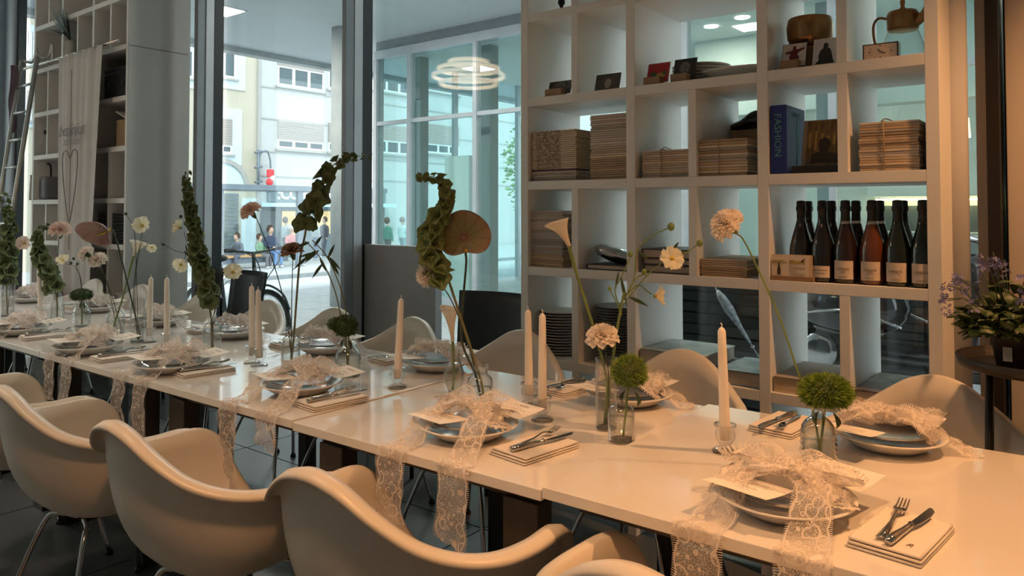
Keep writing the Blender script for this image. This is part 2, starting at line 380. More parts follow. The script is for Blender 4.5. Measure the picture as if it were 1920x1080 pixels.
# black stacking chairs by the window
blk = noisemat('black_chair', (.008, .010, .013), (.014, .017, .02), 12, .45)
blkm = mat('black_tube', (.015, .015, .016), .35, .6)
def black_chair(loc, rz, lab):
    t = thing('stacking_chair', lab, 'chair', loc, rz, 'black chairs by the window')
    def bk(u, v):
        x = (u-.5)*(.44+.05*v); z = .47+v*.45; return Vector((x, -.20-.07*v+.05*(1-(2*u-1)**2)*-1+.03, z))
    MB().grid(bk, 10, 8).build('backrest', blk, t, solid=.014)
    MB().box((0, 0, .45), (.44, .42, .03)).build('seat', blk, t, bevel=.012)
    for s in (-1, 1):
        MB().tube(cr([(s*.23, .2, 0), (s*.22, .19, .44), (s*.22, -.19, .45), (s*.235, -.23, .70)], 5), .011, 8).build('frame', blkm, t)
        MB().tube([(s*.22, -.12, .44), (s*.24, -.25, 0)], .011, 8).build('leg', blkm, t)
c1 = ony(893, 560, 3.02); c2 = ony(985, 560, 3.0); c3 = ony(415, 520, 3.0); c4 = ony(348, 520, 3.05)
black_chair((c1.x, 2.98, 0), PI+.12, 'black stacking chair behind the tall anthurium, left of the white shelf')
black_chair((c2.x-.52, 3.86, 0), PI-.1, 'black stacking chair half hidden by the left post of the white shelf')
black_chair((c3.x, 2.98, 0), PI-.05, 'black stacking chair next to the bicycle wheel')
black_chair((c4.x, 3.0, 0), PI-.1, 'black stacking chair in front of the grey pillar beside the cabinet')
# ------------------------------------------------------------------ tall white open shelf
SY = 2.85; SD = .45
UX = [-2.184, -1.899, -1.612, -1.329, -1.04, -.752, -.466]
BZ = [.25, .668, 1.088, 1.488, 1.882, 2.283, 2.69, 3.1]
sh = thing('open_shelf', 'tall white open shelf with magazines, bottles and crockery', 'shelf', (0, SY, 0))
for k in (0, 2, 4, 6): MB().bx(UX[k]-.021, UX[k]+.021, 0, SD, 0, 3.12).build('upright', white, sh, bevel=.0015)
div = {0: (1, 5), 1: (1, 5), 2: (1, 3), 3: (3, 5), 4: (1, 5), 5: (1, 3, 5), 6: (1, 3, 5)}
for r, z in enumerate(BZ):
    for a, b in ((0, 2), (2, 4), (4, 6)):
        MB().bx(UX[a]+.0212, UX[b]-.0212, .0005, SD-.001, z-.02, z+.02).build('shelf_board', white, sh, bevel=.0015)
    if r < 7:
        for k in div[r]: MB().bx(UX[k]-.0175, UX[k]+.0175, .001, SD-.002, z+.0202, BZ[r+1]-.0202).build('divider', white, sh, bevel=.0015)
def top(r): return BZ[r]+.0205      # upper face of shelf board r
# ------------------------------------------------------------------ far shelf unit with grey side
LY = 2.78
lx = {k: ony(k, 60, LY).x for k in (66, 91, 117, 145, 175, 207, 239)}
LU = [lx[k] for k in (66, 91, 117, 145, 175, 207, 239)]
LZ = [.28, .68, 1.08, 1.45, 1.865, 2.265, 2.675, 3.08, 3.48]
sideg = noisemat('cabinet_side', (.46, .45, .435), (.43, .42, .405), 2, .5)
back_g = noisemat('cabinet_back', (.40, .40, .405), (.37, .37, .375), 2, .6)
ls = thing('wall_cabinet', 'tall shelf cabinet with grey side, banner and ladder in front', 'cabinet', (0, LY, 0))
xr = LU[-1]; xl = LU[0]
for a, b in ((0, 2.672), (2.678, CEIL-.02)):
    MB().bx(xr+.018, xr+.04, -.004, .50, a, b).build('side_panel', sideg, ls)
for k in (0, 2, 4, 6): MB().bx(LU[k]-.017, LU[k]+.017, 0, .49, 0, 3.5).build('upright', white, ls)
for r, z in enumerate(LZ):
    MB().bx(xl+.018, xr-.018, -.001, .485, z-.02, z+.02).build('shelf_board', white, ls)
ldv = {0: (1, 3, 5), 1: (1, 5), 2: (1, 5), 3: (5,), 4: (1,), 5: (1,), 6: (3, 5), 7: (1, 5)}
for r in range(8):
    for k in ldv[r]: MB().bx(LU[k]-.012, LU[k]+.012, .002, .48, LZ[r]+.0202, LZ[r+1]-.0202).build('divider', white, ls)
MB().bx(xl, xr, .475, .495, .1, 3.5).build('back_panel', back_g, ls)
# ------------------------------------------------------------------ outside: passage, street, glass wing, houses
pave = noisemat('paving_stone', (.40, .44, .47), (.48, .52, .55), 5, .7, bump=.1)
road = noisemat('asphalt', (.50, .53, .54), (.56, .59, .60), 3, .85, detail=8)
kerbm = noisemat('kerb_stone', (.26, .29, .30), (.32, .35, .36), 6, .8)
soff = noisemat('soffit_plaster', (.62, .66, .69), (.59, .63, .66), 2, .85)
conc = noisemat('concrete', (.50, .52, .52), (.42, .44, .45), 5, .75, bump=.05)
beamg = noisemat('beam_grey', (.30, .33, .35), (.26, .29, .31), 5, .6)
SZ = -.75
gp = struct(MB().bx(-11.2, 3, GY+.11, 30, -.2, -.014).build('ground_passage', grout))
pst = MB().bx(.005, 1.195, .004, .596, -.014, 0).mesh('paving_stone', pave)
for i in range(12):
    for j in range(8): link('paving_stone', pst, gp, (-11.2+i*1.2-(j % 2)*.0, GY+.13+j*.6, 0))
MB().bx(-11.2, 3, 8.33, 30, -.014, 0).build('paving_field', pave, gp)
rs = MB(); X0 = -11.2
rs.add([(X0, -30, 0), (X0, 70, 0), (-19, 70, SZ-.02), (-19, -30, SZ-.02), (-40, 70, SZ-.02), (-40, -30, SZ-.02)], [(0, 3, 2, 1), (3, 5, 4, 2)])
struct(rs.build('street', road))
struct(MB().bx(-20.6, -20.35, -30, 70, SZ-.1, SZ+.10).build('kerb', kerbm)); struct(MB().bx(-40, -20.6, -30, 70, SZ-.1, SZ+.09).build('sidewalk', road))
struct(MB().bx(-11.2, 3.5, GY+.11, 16, 4.02, 4.5).build('ceiling_passage', soff))
struct(MB().bx(-11.25, -11.05, GY+.11, 16, 3.93, 4.5).build('trim_3', conc))
struct(MB().bx(-13.2, 3.5, -3.4, GY+.11, CEIL+.26, CEIL+.5).build('roof', conc))
cc = ony(645, 570, 7.1)
tag(MB().lathe([(.20, -.05), (.20, 4.02)], 36, (cc.x, 7.1, 0)).build('concrete_column', conc), 'round concrete column outside the window beside the grey pillar', 'column')
for (x, y) in ((-9.2, 5.4), (-6.6, 5.4), (-4.0, 5.4), (-1.4, 5.4)):  # recessed lights added to brighten the soffit and passage
    t = thing('soffit_fill_light', 'added square fill light in the passage soffit, %s' % {-9.2: 'nearest the street', -6.6: 'second from the street', -4.0: 'third from the street', -1.4: 'farthest from the street'}[x], 'lamp', (x, y, 4.02))
    MB().bx(-.22, .22, -.22, .22, -.012, 0).build('diffuser', mat('soffit_glow', (1, .95, .9), .5, emit=(1, .9, .76), es=3), t); MB().bx(-.25, .25, -.25, .25, -.006, 0).build('frame', frame_l, t)
    al = bpy.data.lights.new('soffit_fill_lamp', 'AREA'); al.energy = 40 if x < -2 else 8; al.size = .44; al.color = (1, .94, .84); l = bpy.data.objects.new('soffit_fill_lamp', al); COL.objects.link(l); l.parent = t; l.location = (0, 0, -.0135)
# ---- glass wing across the passage
WY = 8.0; WX = -9.06; WB = 13.5
wf = noisemat('wing_frame', (.55, .58, .62), (.50, .53, .57), 6, .4, metal=.2)
wing = thing('glass_wing', 'glazed building wing with pale metal frames across the covered passage', 'building', (0, 0, 0))
mx_ = [-9.06, -8.30, -6.98, -5.4, -3.8, -2.2, -.6, 1.0, 2.9]
MB().bx(WX, 3, WY-.02, WY+.25, 3.86, 4.02).build('header_beam', beamg, wing)
MB().bx(WX, 3, WY-.06, WY+.1, 3.74, 3.87).build('header_rail', wf, wing)
MB().bx(WX, 3, WY-.03, WY+.05, 2.70, 2.76).build('transom', wf, wing)
MB().bx(WX, 3, WY-.03, WY+.06, 0, .12).build('base_rail', wf, wing)
for x in mx_: MB().bx(x-.035, x+.035, WY-.045, WY+.06, .1, 3.75).build('mullion', wf, wing)
for a, b in zip(mx_[:-1], mx_[1:]):
    for z0, z1 in ((.12, 2.70), (2.76, 3.75)): MB().bx(a+.036, b-.036, WY, WY+.008, z0, z1).build('pane', glass_t, wing)
sy_ = [8.06, 9.8, 11.6, 13.4]
for y in sy_: MB().bx(WX-.03, WX+.05, y-.04, y+.04, 0, 3.9).build('mullion', wf, wing)
for a, b in zip(sy_[:-1], sy_[1:]): MB().bx(WX, WX+.008, a+.04, b-.04, .1, 3.85).build('pane', glass_t, wing)
whitew = noisemat('wing_white', (.74, .78, .76), (.70, .74, .72), 3, .7)
MB().bx(WX, 3, WY+.1, WB, 3.80, 3.98).build('ceiling_slab', whitew, wing)
MB().bx(WX, 3, WY+.06, WB, 0.001, .03).build('floor_slab', conc, wing)
MB().bx(-6.4, 3, WB, WB+.2, 0, 3.9).build('rear_wall', whitew, wing)
MB().bx(2.9, 3.1, WY, WB, 0, 3.9).build('end_wall', whitew, wing)
for (x, y) in ((ony(788, 300, 8.5).x, 8.5), (ony(918, 300, 8.5).x, 8.5), (-2.6, 9.2)): MB().bx(x-.09, x+.09, y-.09, y+.09, .03, 3.8).build('inner_column', noisemat('inner_col', (.34, .36, .36), (.30, .32, .32), 4, .6), wing)
MB().bx(-4.7, 2.5, 10.2, 10.5, 2.7, 3.8).build('ceiling_bulkhead', whitew, wing)
led = mat('downlight_glow', (1, .95, .85), .4, emit=(1, .9, .72), es=6)
for (x, y) in ((-4.1, 9.4), (-3.0, 10.0), (-2.2, 9.0), (.1, 9.8), (-2.9, 11.5), (.0, 11.8), (-3.6, 9.2), (.4, 10.6), (-5.2, 10.0)):
    t = MB().lathe([(.001, 3.785), (.075, 3.785), (.09, 3.79), (.09, 3.80)], 16, (x, y, 0)).build('downlight', led, wing)
for (x, y) in ((-4.1, 9.4), (.1, 9.8), (-2.9, 11.5), (.4, 10.6)):
    al = bpy.data.lights.new('downlight_light', 'AREA'); al.energy = 15; al.size = .3; al.color = (1, .86, .68); al.shape = 'DISK'; l = bpy.data.objects.new('downlight_light', al); COL.objects.link(l); l.location = (x, y, 3.78); l.parent = wing
# partition and bar inside the wing
pp = atd(838, 295, 11.6); pq = atd(895, 460, 11.6)
tag(MB().bx(pp.x-.05, pp.x+.45, pp.y, pp.y+.16, .03, 2.20).build('partition', noisemat('partition_mint', (.84, .92, .88), (.80, .89, .85), 3, .6), bevel=.004), 'free-standing pale mint partition inside the glass wing behind the anthurium', 'partition')
bar = thing('bar_counter', 'long bar counter with a glowing strip inside the glass wing behind the bottles', 'counter', (-1.4, 11.3, .03))
MB().bx(-1.7, 1.9, 0, .6, 0, 1.0).build('body', noisemat('bar_front', (.30, .31, .30), (.26, .27, .26), 4, .5), bar)
MB().bx(-1.75, 1.95, -.05, .62, 1.0, 1.05).build('worktop', mat('bar_top', (.5, .5, .48), .25), bar)
MB().bx(-1.6, 1.9, 2.05, 2.1, .9, 1.42).build('back_splash', mat('splash', (.10, .11, .11), .4), bar)
MB().bx(-1.6, 1.9, 1.95, 2.0, 1.50, 1.53).build('light_strip', mat('strip_glow', (1, .8, .4), .5, emit=(1, .74, .36), es=10), bar)
MB().bx(-1.7, 1.9, 1.85, 2.1, 1.56, 2.1).build('wall_unit', whitew, bar)
pl_ = atd(1806, 240, 8.6)
t = thing('amber_pendant', 'small amber pendant lamp glowing in the glass wing beside the white column', 'lamp', pl_)
MB().lathe([(.001, .11), (.06, .11), (.075, -.11), (.07, -.11), (.001, -.1)], 16).build('lamp_shade', mat('amber_glow', (1, .7, .3), .4, emit=(1, .62, .22), es=4), t)
MB().tube([(0, 0, .1), (0, 0, 3.79-pl_.z)], .006, 6).build('cable', cable, t)
# ---- shelter, bench and the houses across the street
steel = noisemat('shelter_steel', (.20, .24, .28), (.17, .21, .25), 6, .45, metal=.3)
HX = -28.0
def sy(x, y, X): return onx(x, y, X)
ya = sy(400, 360, -23.2).y; ym = sy(562, 360, -23.2).y; yb = sy(650, 360, -23.2).y
zb = sy(500, 352, -23.2).z
shl = thing('tram_shelter', 'dark steel tram shelter with glass and a timber bench across the street', 'shelter', (0, 0, 0))
MB().bx(-24.9, -23.1, ya-.6, yb+2, zb-.09, zb+.09).build('roof_beam', steel, shl)
for y in (ya+.25, ym, yb+1.5): MB().bx(-23.3, -23.15, y-.10, y+.10, SZ+.09, zb-.09).build('post', steel, shl)
for a, b in ((ya+.35, ym-.1), (ym+.1, yb+1.4)): MB().bx(-24.85, -24.83, a, b, SZ+.25, zb-.1).build('pane', glass_w, shl)
wood = noisemat('bench_wood', (.62, .36, .16), (.52, .29, .12), 4, .5, stretch=(1, .1, 1))
bzt = onx(450, 478, -23.7).z
MB().bx(-24.0, -23.5, ya+.3, ym-.15, bzt-.08, bzt).build('bench_seat', wood, shl)
MB().bx(-23.9, -23.6, ya+.4, ym-.2, bzt-.30, bzt-.08).build('bench_base', steel, shl)
for y in (ya+.6, ym-.6): MB().bx(-23.85, -23.65, y-.05, y+.05, SZ+.09, bzt-.29).build('bench_leg', steel, shl)
cream = noisemat('cream_render', (.56, .52, .42), (.53, .49, .39), 1.2, .85, bump=.05)
whiter = noisemat('white_render', (.54, .56, .56), (.51, .53, .53), 1.0, .85, bump=.04)
pale = noisemat('window_trim', (.62, .74, .78), (.58, .70, .75), 3, .6)
wfr = mat('white_window_frame', (.74, .76, .76), .5)
pane_m = mat('dark_pane', (.05, .085, .10), .08, spec=.8)
shut = noisemat('roller_shutter', (.42, .39, .36), (.36, .33, .31), 60, .7, stretch=(.01, .01, 1))
sill_m = noisemat('stone_sill', (.42, .42, .40), (.38, .38, .36), 6, .7)
def hy(x, y): return onx(x, y, HX)
h1 = thing('cream_house', 'cream rendered house with pale blue window surrounds across the street', 'building', (0, 0, 0))
yd = hy(484, 200).y
MB().bx(HX-8, HX, -10, yd, SZ, 14).build('wall', cream, h1)
def win(h, x0, y0, x1, y1, n, sh, trim=None, trimw=.12, X=HX, sillm=sill_m):
    """window given by its picture rectangle on the facade, turned into metres"""
    a = onx(x0, (y0+y1)/2, X); b = onx(x1, (y0+y1)/2, X); xm = (x0+x1)/2; z1 = onx(xm, y0, X).z; z0 = onx(xm, y1, X).z
    A, B = a.y, b.y
    f = MB()
    if trim: f.bx(X, X+.06, A-trimw*2, A, z0-trimw*2, z1+trimw*2, 1); f.bx(X, X+.06, B, B+trimw*2, z0-trimw*2, z1+trimw*2, 1); f.bx(X, X+.06, A, B, z1, z1+trimw*2, 1); f.bx(X, X+.06, A, B, z0-trimw*2, z0, 1)
    zs = z1-(z1-z0)*sh
    w = (B-A)/n
    for k in range(n):
        y = A+k*w; t = .07
        f.bx(X, X+.05, y, y+t, z0, zs); f.bx(X, X+.05, y+w-t, y+w, z0, zs); f.bx(X, X+.05, y+t, y+w-t, z0, z0+t*1.3); f.bx(X, X+.05, y+t, y+w-t, zs-t, zs)
    o = f.build('window', [wfr, trim or wfr], h)
    for k in range(n): MB().bx(X, X+.02, A+k*w+.07, A+(k+1)*w-.07, z0+.09, zs-.07).build('pane', pane_m, o)
    if sh > 0:
        ns = max(3, int((z1-zs)/.07))
        s = MB()
        for k in range(ns):
            zz = zs+(z1-zs)*k/ns; s.bx(X, X+.07, A, B, zz+.004, zz+(z1-zs)/ns-.006)
        s.build('roller_shutter', shut, o)
    MB().bx(X, X+.14, A-.1, B+.1, z0-.10, z0-.02).build('sill', sillm, o)
win(h1, 396, 92, 441, 145, 2, 0, pale, .22); win(h1, 396, 222, 434, 288, 2, .75, pale, .22); win(h1, 330, 92, 362, 145, 2, 0, pale, .2)
win(h1, 48, 60, 64, 110, 2, 0, pale); win(h1, 48, 170, 64, 225, 2, .6, pale)
ac = hy(416, 352); m = MB()
for k in range(17):
    a0 = PI*k/17; a1 = PI*(k+1)/17
    for r0, r1, dx in ((1.0, 1.18, .1),):
        V = [Vector((HX+d, ac.y+r*math.cos(a), ac.z+r*math.sin(a))) for d in (0, dx) for r in (r0, r1) for a in (a0, a1)]
        m.add(V, [(0, 1, 3, 2), (4, 6, 7, 5), (0, 4, 5, 1), (2, 3, 7, 6), (0, 2, 6, 4), (1, 5, 7, 3)])
m.build('door_arch', sill_m, h1)
m = MB(); m.prism([(math.cos(a)*1.0, math.sin(a)*1.0) for a in [PI*k/16 for k in range(17)]], 0, .03, 0, Matrix(((0, 0, 1), (1, 0, 0), (0, 1, 0))), (HX, ac.y, ac.z)); m.build('fanlight', pale, h1)
h2 = thing('white_house', 'white rendered house with roller shutters above the hairdresser', 'building', (0, 0, 0))
MB().bx(HX-8, HX, yd, 62, SZ, 14).build('wall', whiter, h2)
for r, (ya0, ya1, s_) in enumerate(((112, 166, .33), (230, 281, .68))):
    win(h2, 520, ya0, 606, ya1, 3, s_); win(h2, 615, ya0+4, 690, ya1+6, 3, s_); win(h2, 700, ya0+5, 770, ya1+8, 3, s_*.8); win(h2, 800, ya0+5, 860, ya1+8, 3, s_)
for yy in (163, 222, 284, 330): MB().bx(HX, HX+.03, yd, 62, hy(500, yy).z-.03, hy(500, yy).z+.03).build('string_course', sill_m, h2)
MB().bx(HX-.1, HX+.1, yd-.07, yd+.07, SZ, 14).build('downpipe', sill_m, h2)
# shop front below
shopd = noisemat('shop_dark', (.16, .20, .22), (.13, .17, .19), 4, .5)
sg0, sg1 = hy(500, 370), hy(720, 370)
zA, zB_ = hy(560, 352).z, hy(560, 379).z
MB().bx(HX, HX+.12, sg0.y, sg1.y, zB_, zA).build('shop_fascia', mat('fascia', (.16, .21, .23), .5), h2)
MB().bx(HX, HX+.9, sg0.y-.3, sg1.y, hy(560, 388).z, hy(560, 381).z).build('awning', noisemat('awning_blue', (.62, .82, .90), (.56, .77, .86), 5, .6), h2)
zs0 = SZ+.45; zs1 = hy(560, 389).z-.15
MB().bx(HX, HX+.06, sg0.y-.2, sg1.y, SZ, zs1+.2).build('shop_front', shopd, h2)
warmc = noisemat('warm_curtain', (.80, .56, .28), (.70, .45, .2), 3, .7, stretch=(1, 6, .2))
MATS['warm_curtain'].node_tree.nodes['Principled BSDF'].inputs['Emission Color'].default_value = (1, .65, .3, 1); MATS['warm_curtain'].node_tree.nodes['Principled BSDF'].inputs['Emission Strength'].default_value = .35
for x0, x1 in ((527, 552), (592, 622)):
    A, B = hy(x0, 420).y, hy(x1, 420).y; MB().bx(HX+.06, HX+.09, A, B, hy(540, 440).z, hy(540, 396).z).build('lit_window', warmc, h2)
MB().bx(HX+.06, HX+.09, hy(483, 420).y, hy(524, 420).y, SZ+.5, zs1).build('shop_window', pane_m, h2)
MB().bx(HX, HX+.05, hy(452, 420).y, hy(480, 420).y, SZ, hy(460, 372).z).build('pilaster', pale, h1)
lou = MB()
A, B = hy(420, 420).y, hy(446, 420).y
for k in range(16): lou.bx(HX, HX+.05, A, B, SZ+.3+k*.16, SZ+.3+k*.16+.12)
lou.build('louvred_door', shopd, h1)
text('shop_sign', ':COIFFEUR', .70, mat('sign_white', (.9, .92, .92), .5), h2, (HX+.16, hy(572, 368).y, (zA+zB_)/2+.02), (PI/2, 0, PI/2), .03, bold=.012, sx=.92)
# bracket lamp with red sign on the house
br = thing('hanging_sign', 'red and white hanging sign on a dark wall bracket', 'sign', hy(480, 330)+Vector((.4, 0, 0)))
p0 = hy(480, 330)+Vector((.4, 0, 0)); q = lambda x, y: hy(x, y)+Vector((.4, 0, 0))-p0
MB().tube([q(474, 350), q(474, 282)], .05, 6).build('pole', steel, br)
MB().tube(cr([q(474, 315), q(478, 290), q(490, 284), q(496, 300), q(497, 316)], 5), .035, 6).build('bracket', steel, br)
for yy in (286, 314, 341): MB().tube([q(467, yy+1), q(481, yy-1)], .05, 6).build('clamp', steel, br)
redm = mat('sign_red', (.75, .05, .06), .5)
MB().bx(-.06+.0, .06, q(490, 333).y, q(503, 333).y, q(495, 333).z, q(495, 318).z).build('sign_board', redm, br, bevel=.05)
MB().ball(q(500, 334), .16, 10, 0, (.5, 1, 1)).build('sign_disc', wfr, br)
MB().ball(q(495, 342), .17, 10, 0, (.5, 1, 1)).build('sign_disc', redm, br)
# ---- people across the street
skin = mat('skin', (.62, .42, .32), .6)
def cloth(c): return noisemat('cloth_%02d%02d%02d' % tuple(int(k*99) for k in c), c, tuple(k*.8 for k in c), 6, .85)
hairm = noisemat('hair', (.05, .03, .02), (.09, .05, .03), 20, .6)
def remesh(o, v):
    md = o.modifiers.new('r', 'REMESH'); md.mode = 'VOXEL'; md.voxel_size = v; md.use_smooth_shade = True
    ms = o.modifiers.new('m', 'SMOOTH'); ms.iterations = 2
def person(loc, rz, seated, top_c, leg_c, lab, hat=None, lean=0, hair=True, h=1.0):
    t = thing('person', lab, 'person', loc, rz)
    b = .47 if seated else .90        # hip height, figure faces local +x
    hd = Vector((lean*.55, 0, b+.72)); ne = Vector((lean*.42, 0, b+.52)); hip = Vector((0, 0, b+.03))
    body = MB(); body.ball(hd+Vector((0, 0, 0)), .105, 14, 0, (1, .82, 1.2)); body.tube([ne-Vector((0, 0, .05)), hd-Vector((0, 0, .06))], .05, 8)
    body.ball(hd+Vector((.105, 0, -.01)), .018, 6)
    for s in (-1, 1):
        body.ball(hd+Vector((0, s*.085, 0)), .022, 6)
        hand = Vector((.33+lean*.3, s*.10, b+.18)) if seated else Vector((.06, s*.24, b-.05)); body.ball(hand, .045, 8, 0, (1.2, .7, .8))
        for k in range(4): body.tube([hand+Vector((.02, (k-1.5)*.014, 0)), hand+Vector((.07, (k-1.5)*.016, -.03))], .008, 5)
        body.tube([hand+Vector((.0, -s*.03, .01)), hand+Vector((.04, -s*.05, .01))], .009, 5)
    j = MB()
    path = [hip, hip*.6+ne*.4, hip*.25+ne*.75, ne+Vector((0, 0, -.03)), ne+Vector((0, 0, .03))]
    V = []; F = []
    for p, (rx, ry) in zip(path, ((.13, .17), (.13, .165), (.13, .20), (.10, .17), (.055, .06))):
        V += [p+Vector((rx*math.cos(2*PI*k/14), ry*math.sin(2*PI*k/14), 0)) for k in range(14)]
    for i in range(4):
        for k in range(14): F.append((i*14+k, i*14+(k+1) % 14, (i+1)*14+(k+1) % 14, (i+1)*14+k))
    F += [tuple(range(14))[::-1]]
    j.add(V, F+[tuple(4*14+k for k in range(14))], 0, True)
    cx_ = path[2]; body.add([cx_+(Vector(v)-cx_)*.88 for v in V], F+[tuple(4*14+k for k in range(14))], 0, True)
    for s in (-1, 1):
        sh = ne+Vector((0, s*.17, -.05)); hand = Vector((.33+lean*.3, s*.10, b+.18)) if seated else Vector((.06, s*.24, b-.05))
        el = Vector((.08+lean*.4, s*.24, b+.26)) if seated else Vector((0, s*.24, b+.24)); j.tube(cr([sh, el, hand], 5), [.065-.003*k for k in range(11)], 10); body.tube(cr([sh, el, hand], 5), [.052-.002*k for k in range(11)], 10)
    remesh(j.build('jacket', cloth(top_c), t), .022)
    l = MB(); sho = MB()
    for s in (-1, 1):
        if seated: P = [Vector((.0, s*.09, b)), Vector((.42, s*.10, b+.02)), Vector((.45, s*.10, b-.06)), Vector((.42, s*.10, .08))]
        else: P = [Vector((0, s*.08, b+.03)), Vector((.03+s*.05, s*.085, .5)), Vector((.0+s*.12, s*.09, .09))]
        q_ = cr(P, 5); body.tube(q_, [.082-.04*k/len(q_) for k in range(len(q_))], 10); l.tube(q_, [.095-.045*k/len(q_) for k in range(len(q_))], 10)
        e = P[-1]; sho.ball(e+Vector((.05, 0, -.04)), .06, 10, 0, (1.9, .8, .75))
    remesh(body.build('body', skin, t), .016); l.build('trousers', cloth(leg_c), t); sho.build('shoes', mat('shoe', (.6, .6, .58), .6), t)
    if hat: MB().ball(hd+Vector((-.02, 0, .05)), .125, 14, 0, (1, .95, .95)).build('hat', cloth(hat), t)
    elif hair: MB().ball(hd+Vector((-.035, 0, .035)), .118, 14, 0, (1, .95, 1.15)).build('hair', hairm, t)
    t.scale = (h, h, h)
def bench_at(px, dz=0): p = onx(px, 478, -23.75); return Vector((p.x, p.y, SZ+.09))
person(bench_at(507), 0, True, (.05, .07, .13), (.12, .25, .50), 'seated person with red-brown hair, navy jacket and blue jeans on the bench', h=1.12)
person(bench_at(547), 0, True, (.75, .35, .36), (.20, .28, .36), 'seated person in a pink top wearing a pale hood', hat=(.75, .76, .76), h=1.15)
person(bench_at(487), .3, True, (.25, .42, .28), (.2, .2, .22), 'small person in green sitting close to the one in navy', h=.9)
person(bench_at(452), -1.2, True, (.16, .20, .24), (.15, .16, .2), 'bent figure in a grey jacket on the left end of the bench', lean=.5, h=.95)
def walk(px, X, rz, c, lc, lab, hat=None): p = onx(px, 440, X); person(Vector((X, p.y, SZ+.09)), rz, False, c, lc, lab, hat)
walk(536, -26.2, 1.6, (.42, .48, .52), (.1, .1, .12), 'standing figure in a pale patterned coat before the shop window')
walk(608, -26.4, -1.5, (.08, .08, .1), (.1, .1, .13), 'standing dark-haired figure in black at the lit shop window')
walk(592, -25.6, 1.5, (.60, .63, .66), (.2, .25, .4), 'standing figure in a white coat beside the concrete column', hat=(.6, .62, .64))
walk(727, -21.8, 1.5, (.05, .22, .18), (.06, .07, .09), 'bearded walker in a dark green jacket seen through the glass wing')
walk(755, -22.4, 1.6, (.55, .72, .72), (.3, .4, .45), 'walker in a pale turquoise top seen through the glass wing', hat=(.25, .22, .2))
# ---- parked bicycle right outside the window
bk = thing('bicycle', 'small-wheeled black bicycle parked outside the window', 'bicycle', (-6.50, 4.35, 0), math.radians(8))
rub = mat('rubber', (.02, .02, .022), .8); bfr = mat('bike_frame', (.03, .035, .04), .35, .2)
for wx in (0, -1.0):
    m = MB(); R = .29
    m.tube([(wx+R*math.cos(a), 0, R+R*math.sin(a)-.0) for a in [2*PI*k/32 for k in range(33)]], .022, 8, caps=False); wl = m.build('wheel', rub, bk)
    MB().tube([(wx+(R-.03)*math.cos(a), 0, R+(R-.03)*math.sin(a)) for a in [2*PI*k/32 for k in range(33)]], .009, 6, caps=False).build('rim', chrome, wl)
    s = MB()
    for k in range(18): a = 2*PI*k/18; s.tube([(wx+.02*math.cos(a+1), 0, R+.02*math.sin(a+1)), (wx+(R-.03)*math.cos(a), 0, R+(R-.03)*math.sin(a))], .0015, 4)
    s.tube([(wx, -.04, R), (wx, .04, R)], .02, 8); s.build('spokes', chrome, wl)
m = MB()
for P in ([(0, 0, .29), (-.14, 0, .62), (-.2, 0, .80)], [(-.15, 0, .62), (-.62, 0, .34)], [(-.62, 0, .34), (-1.0, 0, .29)], [(-.62, 0, .34), (-.72, 0, .85)], [(-1.0, 0, .29), (-.68, 0, .62)]): m.tube(P, .02, 8)
m.build('frame', bfr, bk)
MB().tube(cr([(-.17, -.26, .98), (-.2, -.1, .96), (-.21, 0, .95), (-.2, .1, .96), (-.17, .26, .98)], 4), .013, 8).build('handlebar', bfr, bk)
MB().tube([(-.2, 0, .8), (-.21, 0, .95)], .018, 8).build('stem', bfr, bk)
for s in (-1, 1): MB().tube([(-.165, s*.27, .985), (-.13, s*.40, .99)], .02, 8).build('grip', rub, bk)
for s in (-1, 1): MB().tube(cr([(-.16, s*.2, .98), (-.0, s*.15, .90), (-.05, s*.03, .7)], 5), .005, 6).build('brake_cable', rub, bk)
MB().ball((-.74, 0, .88), .1, 12, 0, (1.3, .7, .4)).build('saddle', rub, bk)
MB().tube(cr([(.30, 0, .42), (.2, 0, .57), (0, 0, .64), (-.15, 0, .6)], 4), .012, 6).build('mudguard', bfr, bk)
# ---- things parked behind the shelf
sc = thing('motor_scooter', 'dark motor scooter with chrome details parked outside behind the shelf', 'scooter', (-1.12, 6.05, 0), math.radians(-10)); sc.scale = (1.15, 1.15, 1.15)
bodyd = mat('scooter_body', (.012, .014, .017), .12, coat=.8)
for wx in (-.62, .66):
    MB().tube([(wx+.2*math.cos(a), 0, .24+.2*math.sin(a)) for a in [2*PI*k/28 for k in range(29)]], .05, 10, caps=False).build('tyre', rub, sc)
    MB().lathe([(.001, -.035), (.06, -.035), (.15, -.02), (.16, .02), (.06, .035), (.001, .035)], 24, (wx, 0, .24), 0, Matrix.Rotation(PI/2, 3, 'X')).build('hub', chrome, sc)
def shield(u, v): return Vector((.50+.10*math.sin(v*2.2)-.12*v, (u-.5)*(.52-.14*v)*1.0, .32+v*.62))+Vector((-.16*abs(2*u-1)**2, 0, 0))
MB().grid(shield, 12, 10).build('leg_shield', bodyd, sc, solid=.02)
MB().ball((-.42, 0, .58), .3, 18, 0, (1.35, .68, .75)).build('rear_body', bodyd, sc)
MB().ball((-.36, 0, .84), .2, 16, 0, (1.9, .75, .4)).build('saddle', rub, sc)
MB().box((.12, 0, .30), (.62, .34, .06)).build('footboard', bodyd, sc, bevel=.02)
MB().ball((.66, 0, .42), .2, 16, 0, (1.25, .5, .7)).build('front_mudguard', bodyd, sc)
MB().tube(cr([(.30, -.34, 1.06), (.38, -.15, 1.03), (.40, 0, 1.0), (.38, .15, 1.03), (.30, .34, 1.06)], 4), .02, 8).build('handlebar', chrome, sc)
MB().ball((.46, 0, .98), .1, 14, 0, (.8, 1, 1)).build('headlight', mat('lens', (.7, .75, .78), .05, .6), sc)
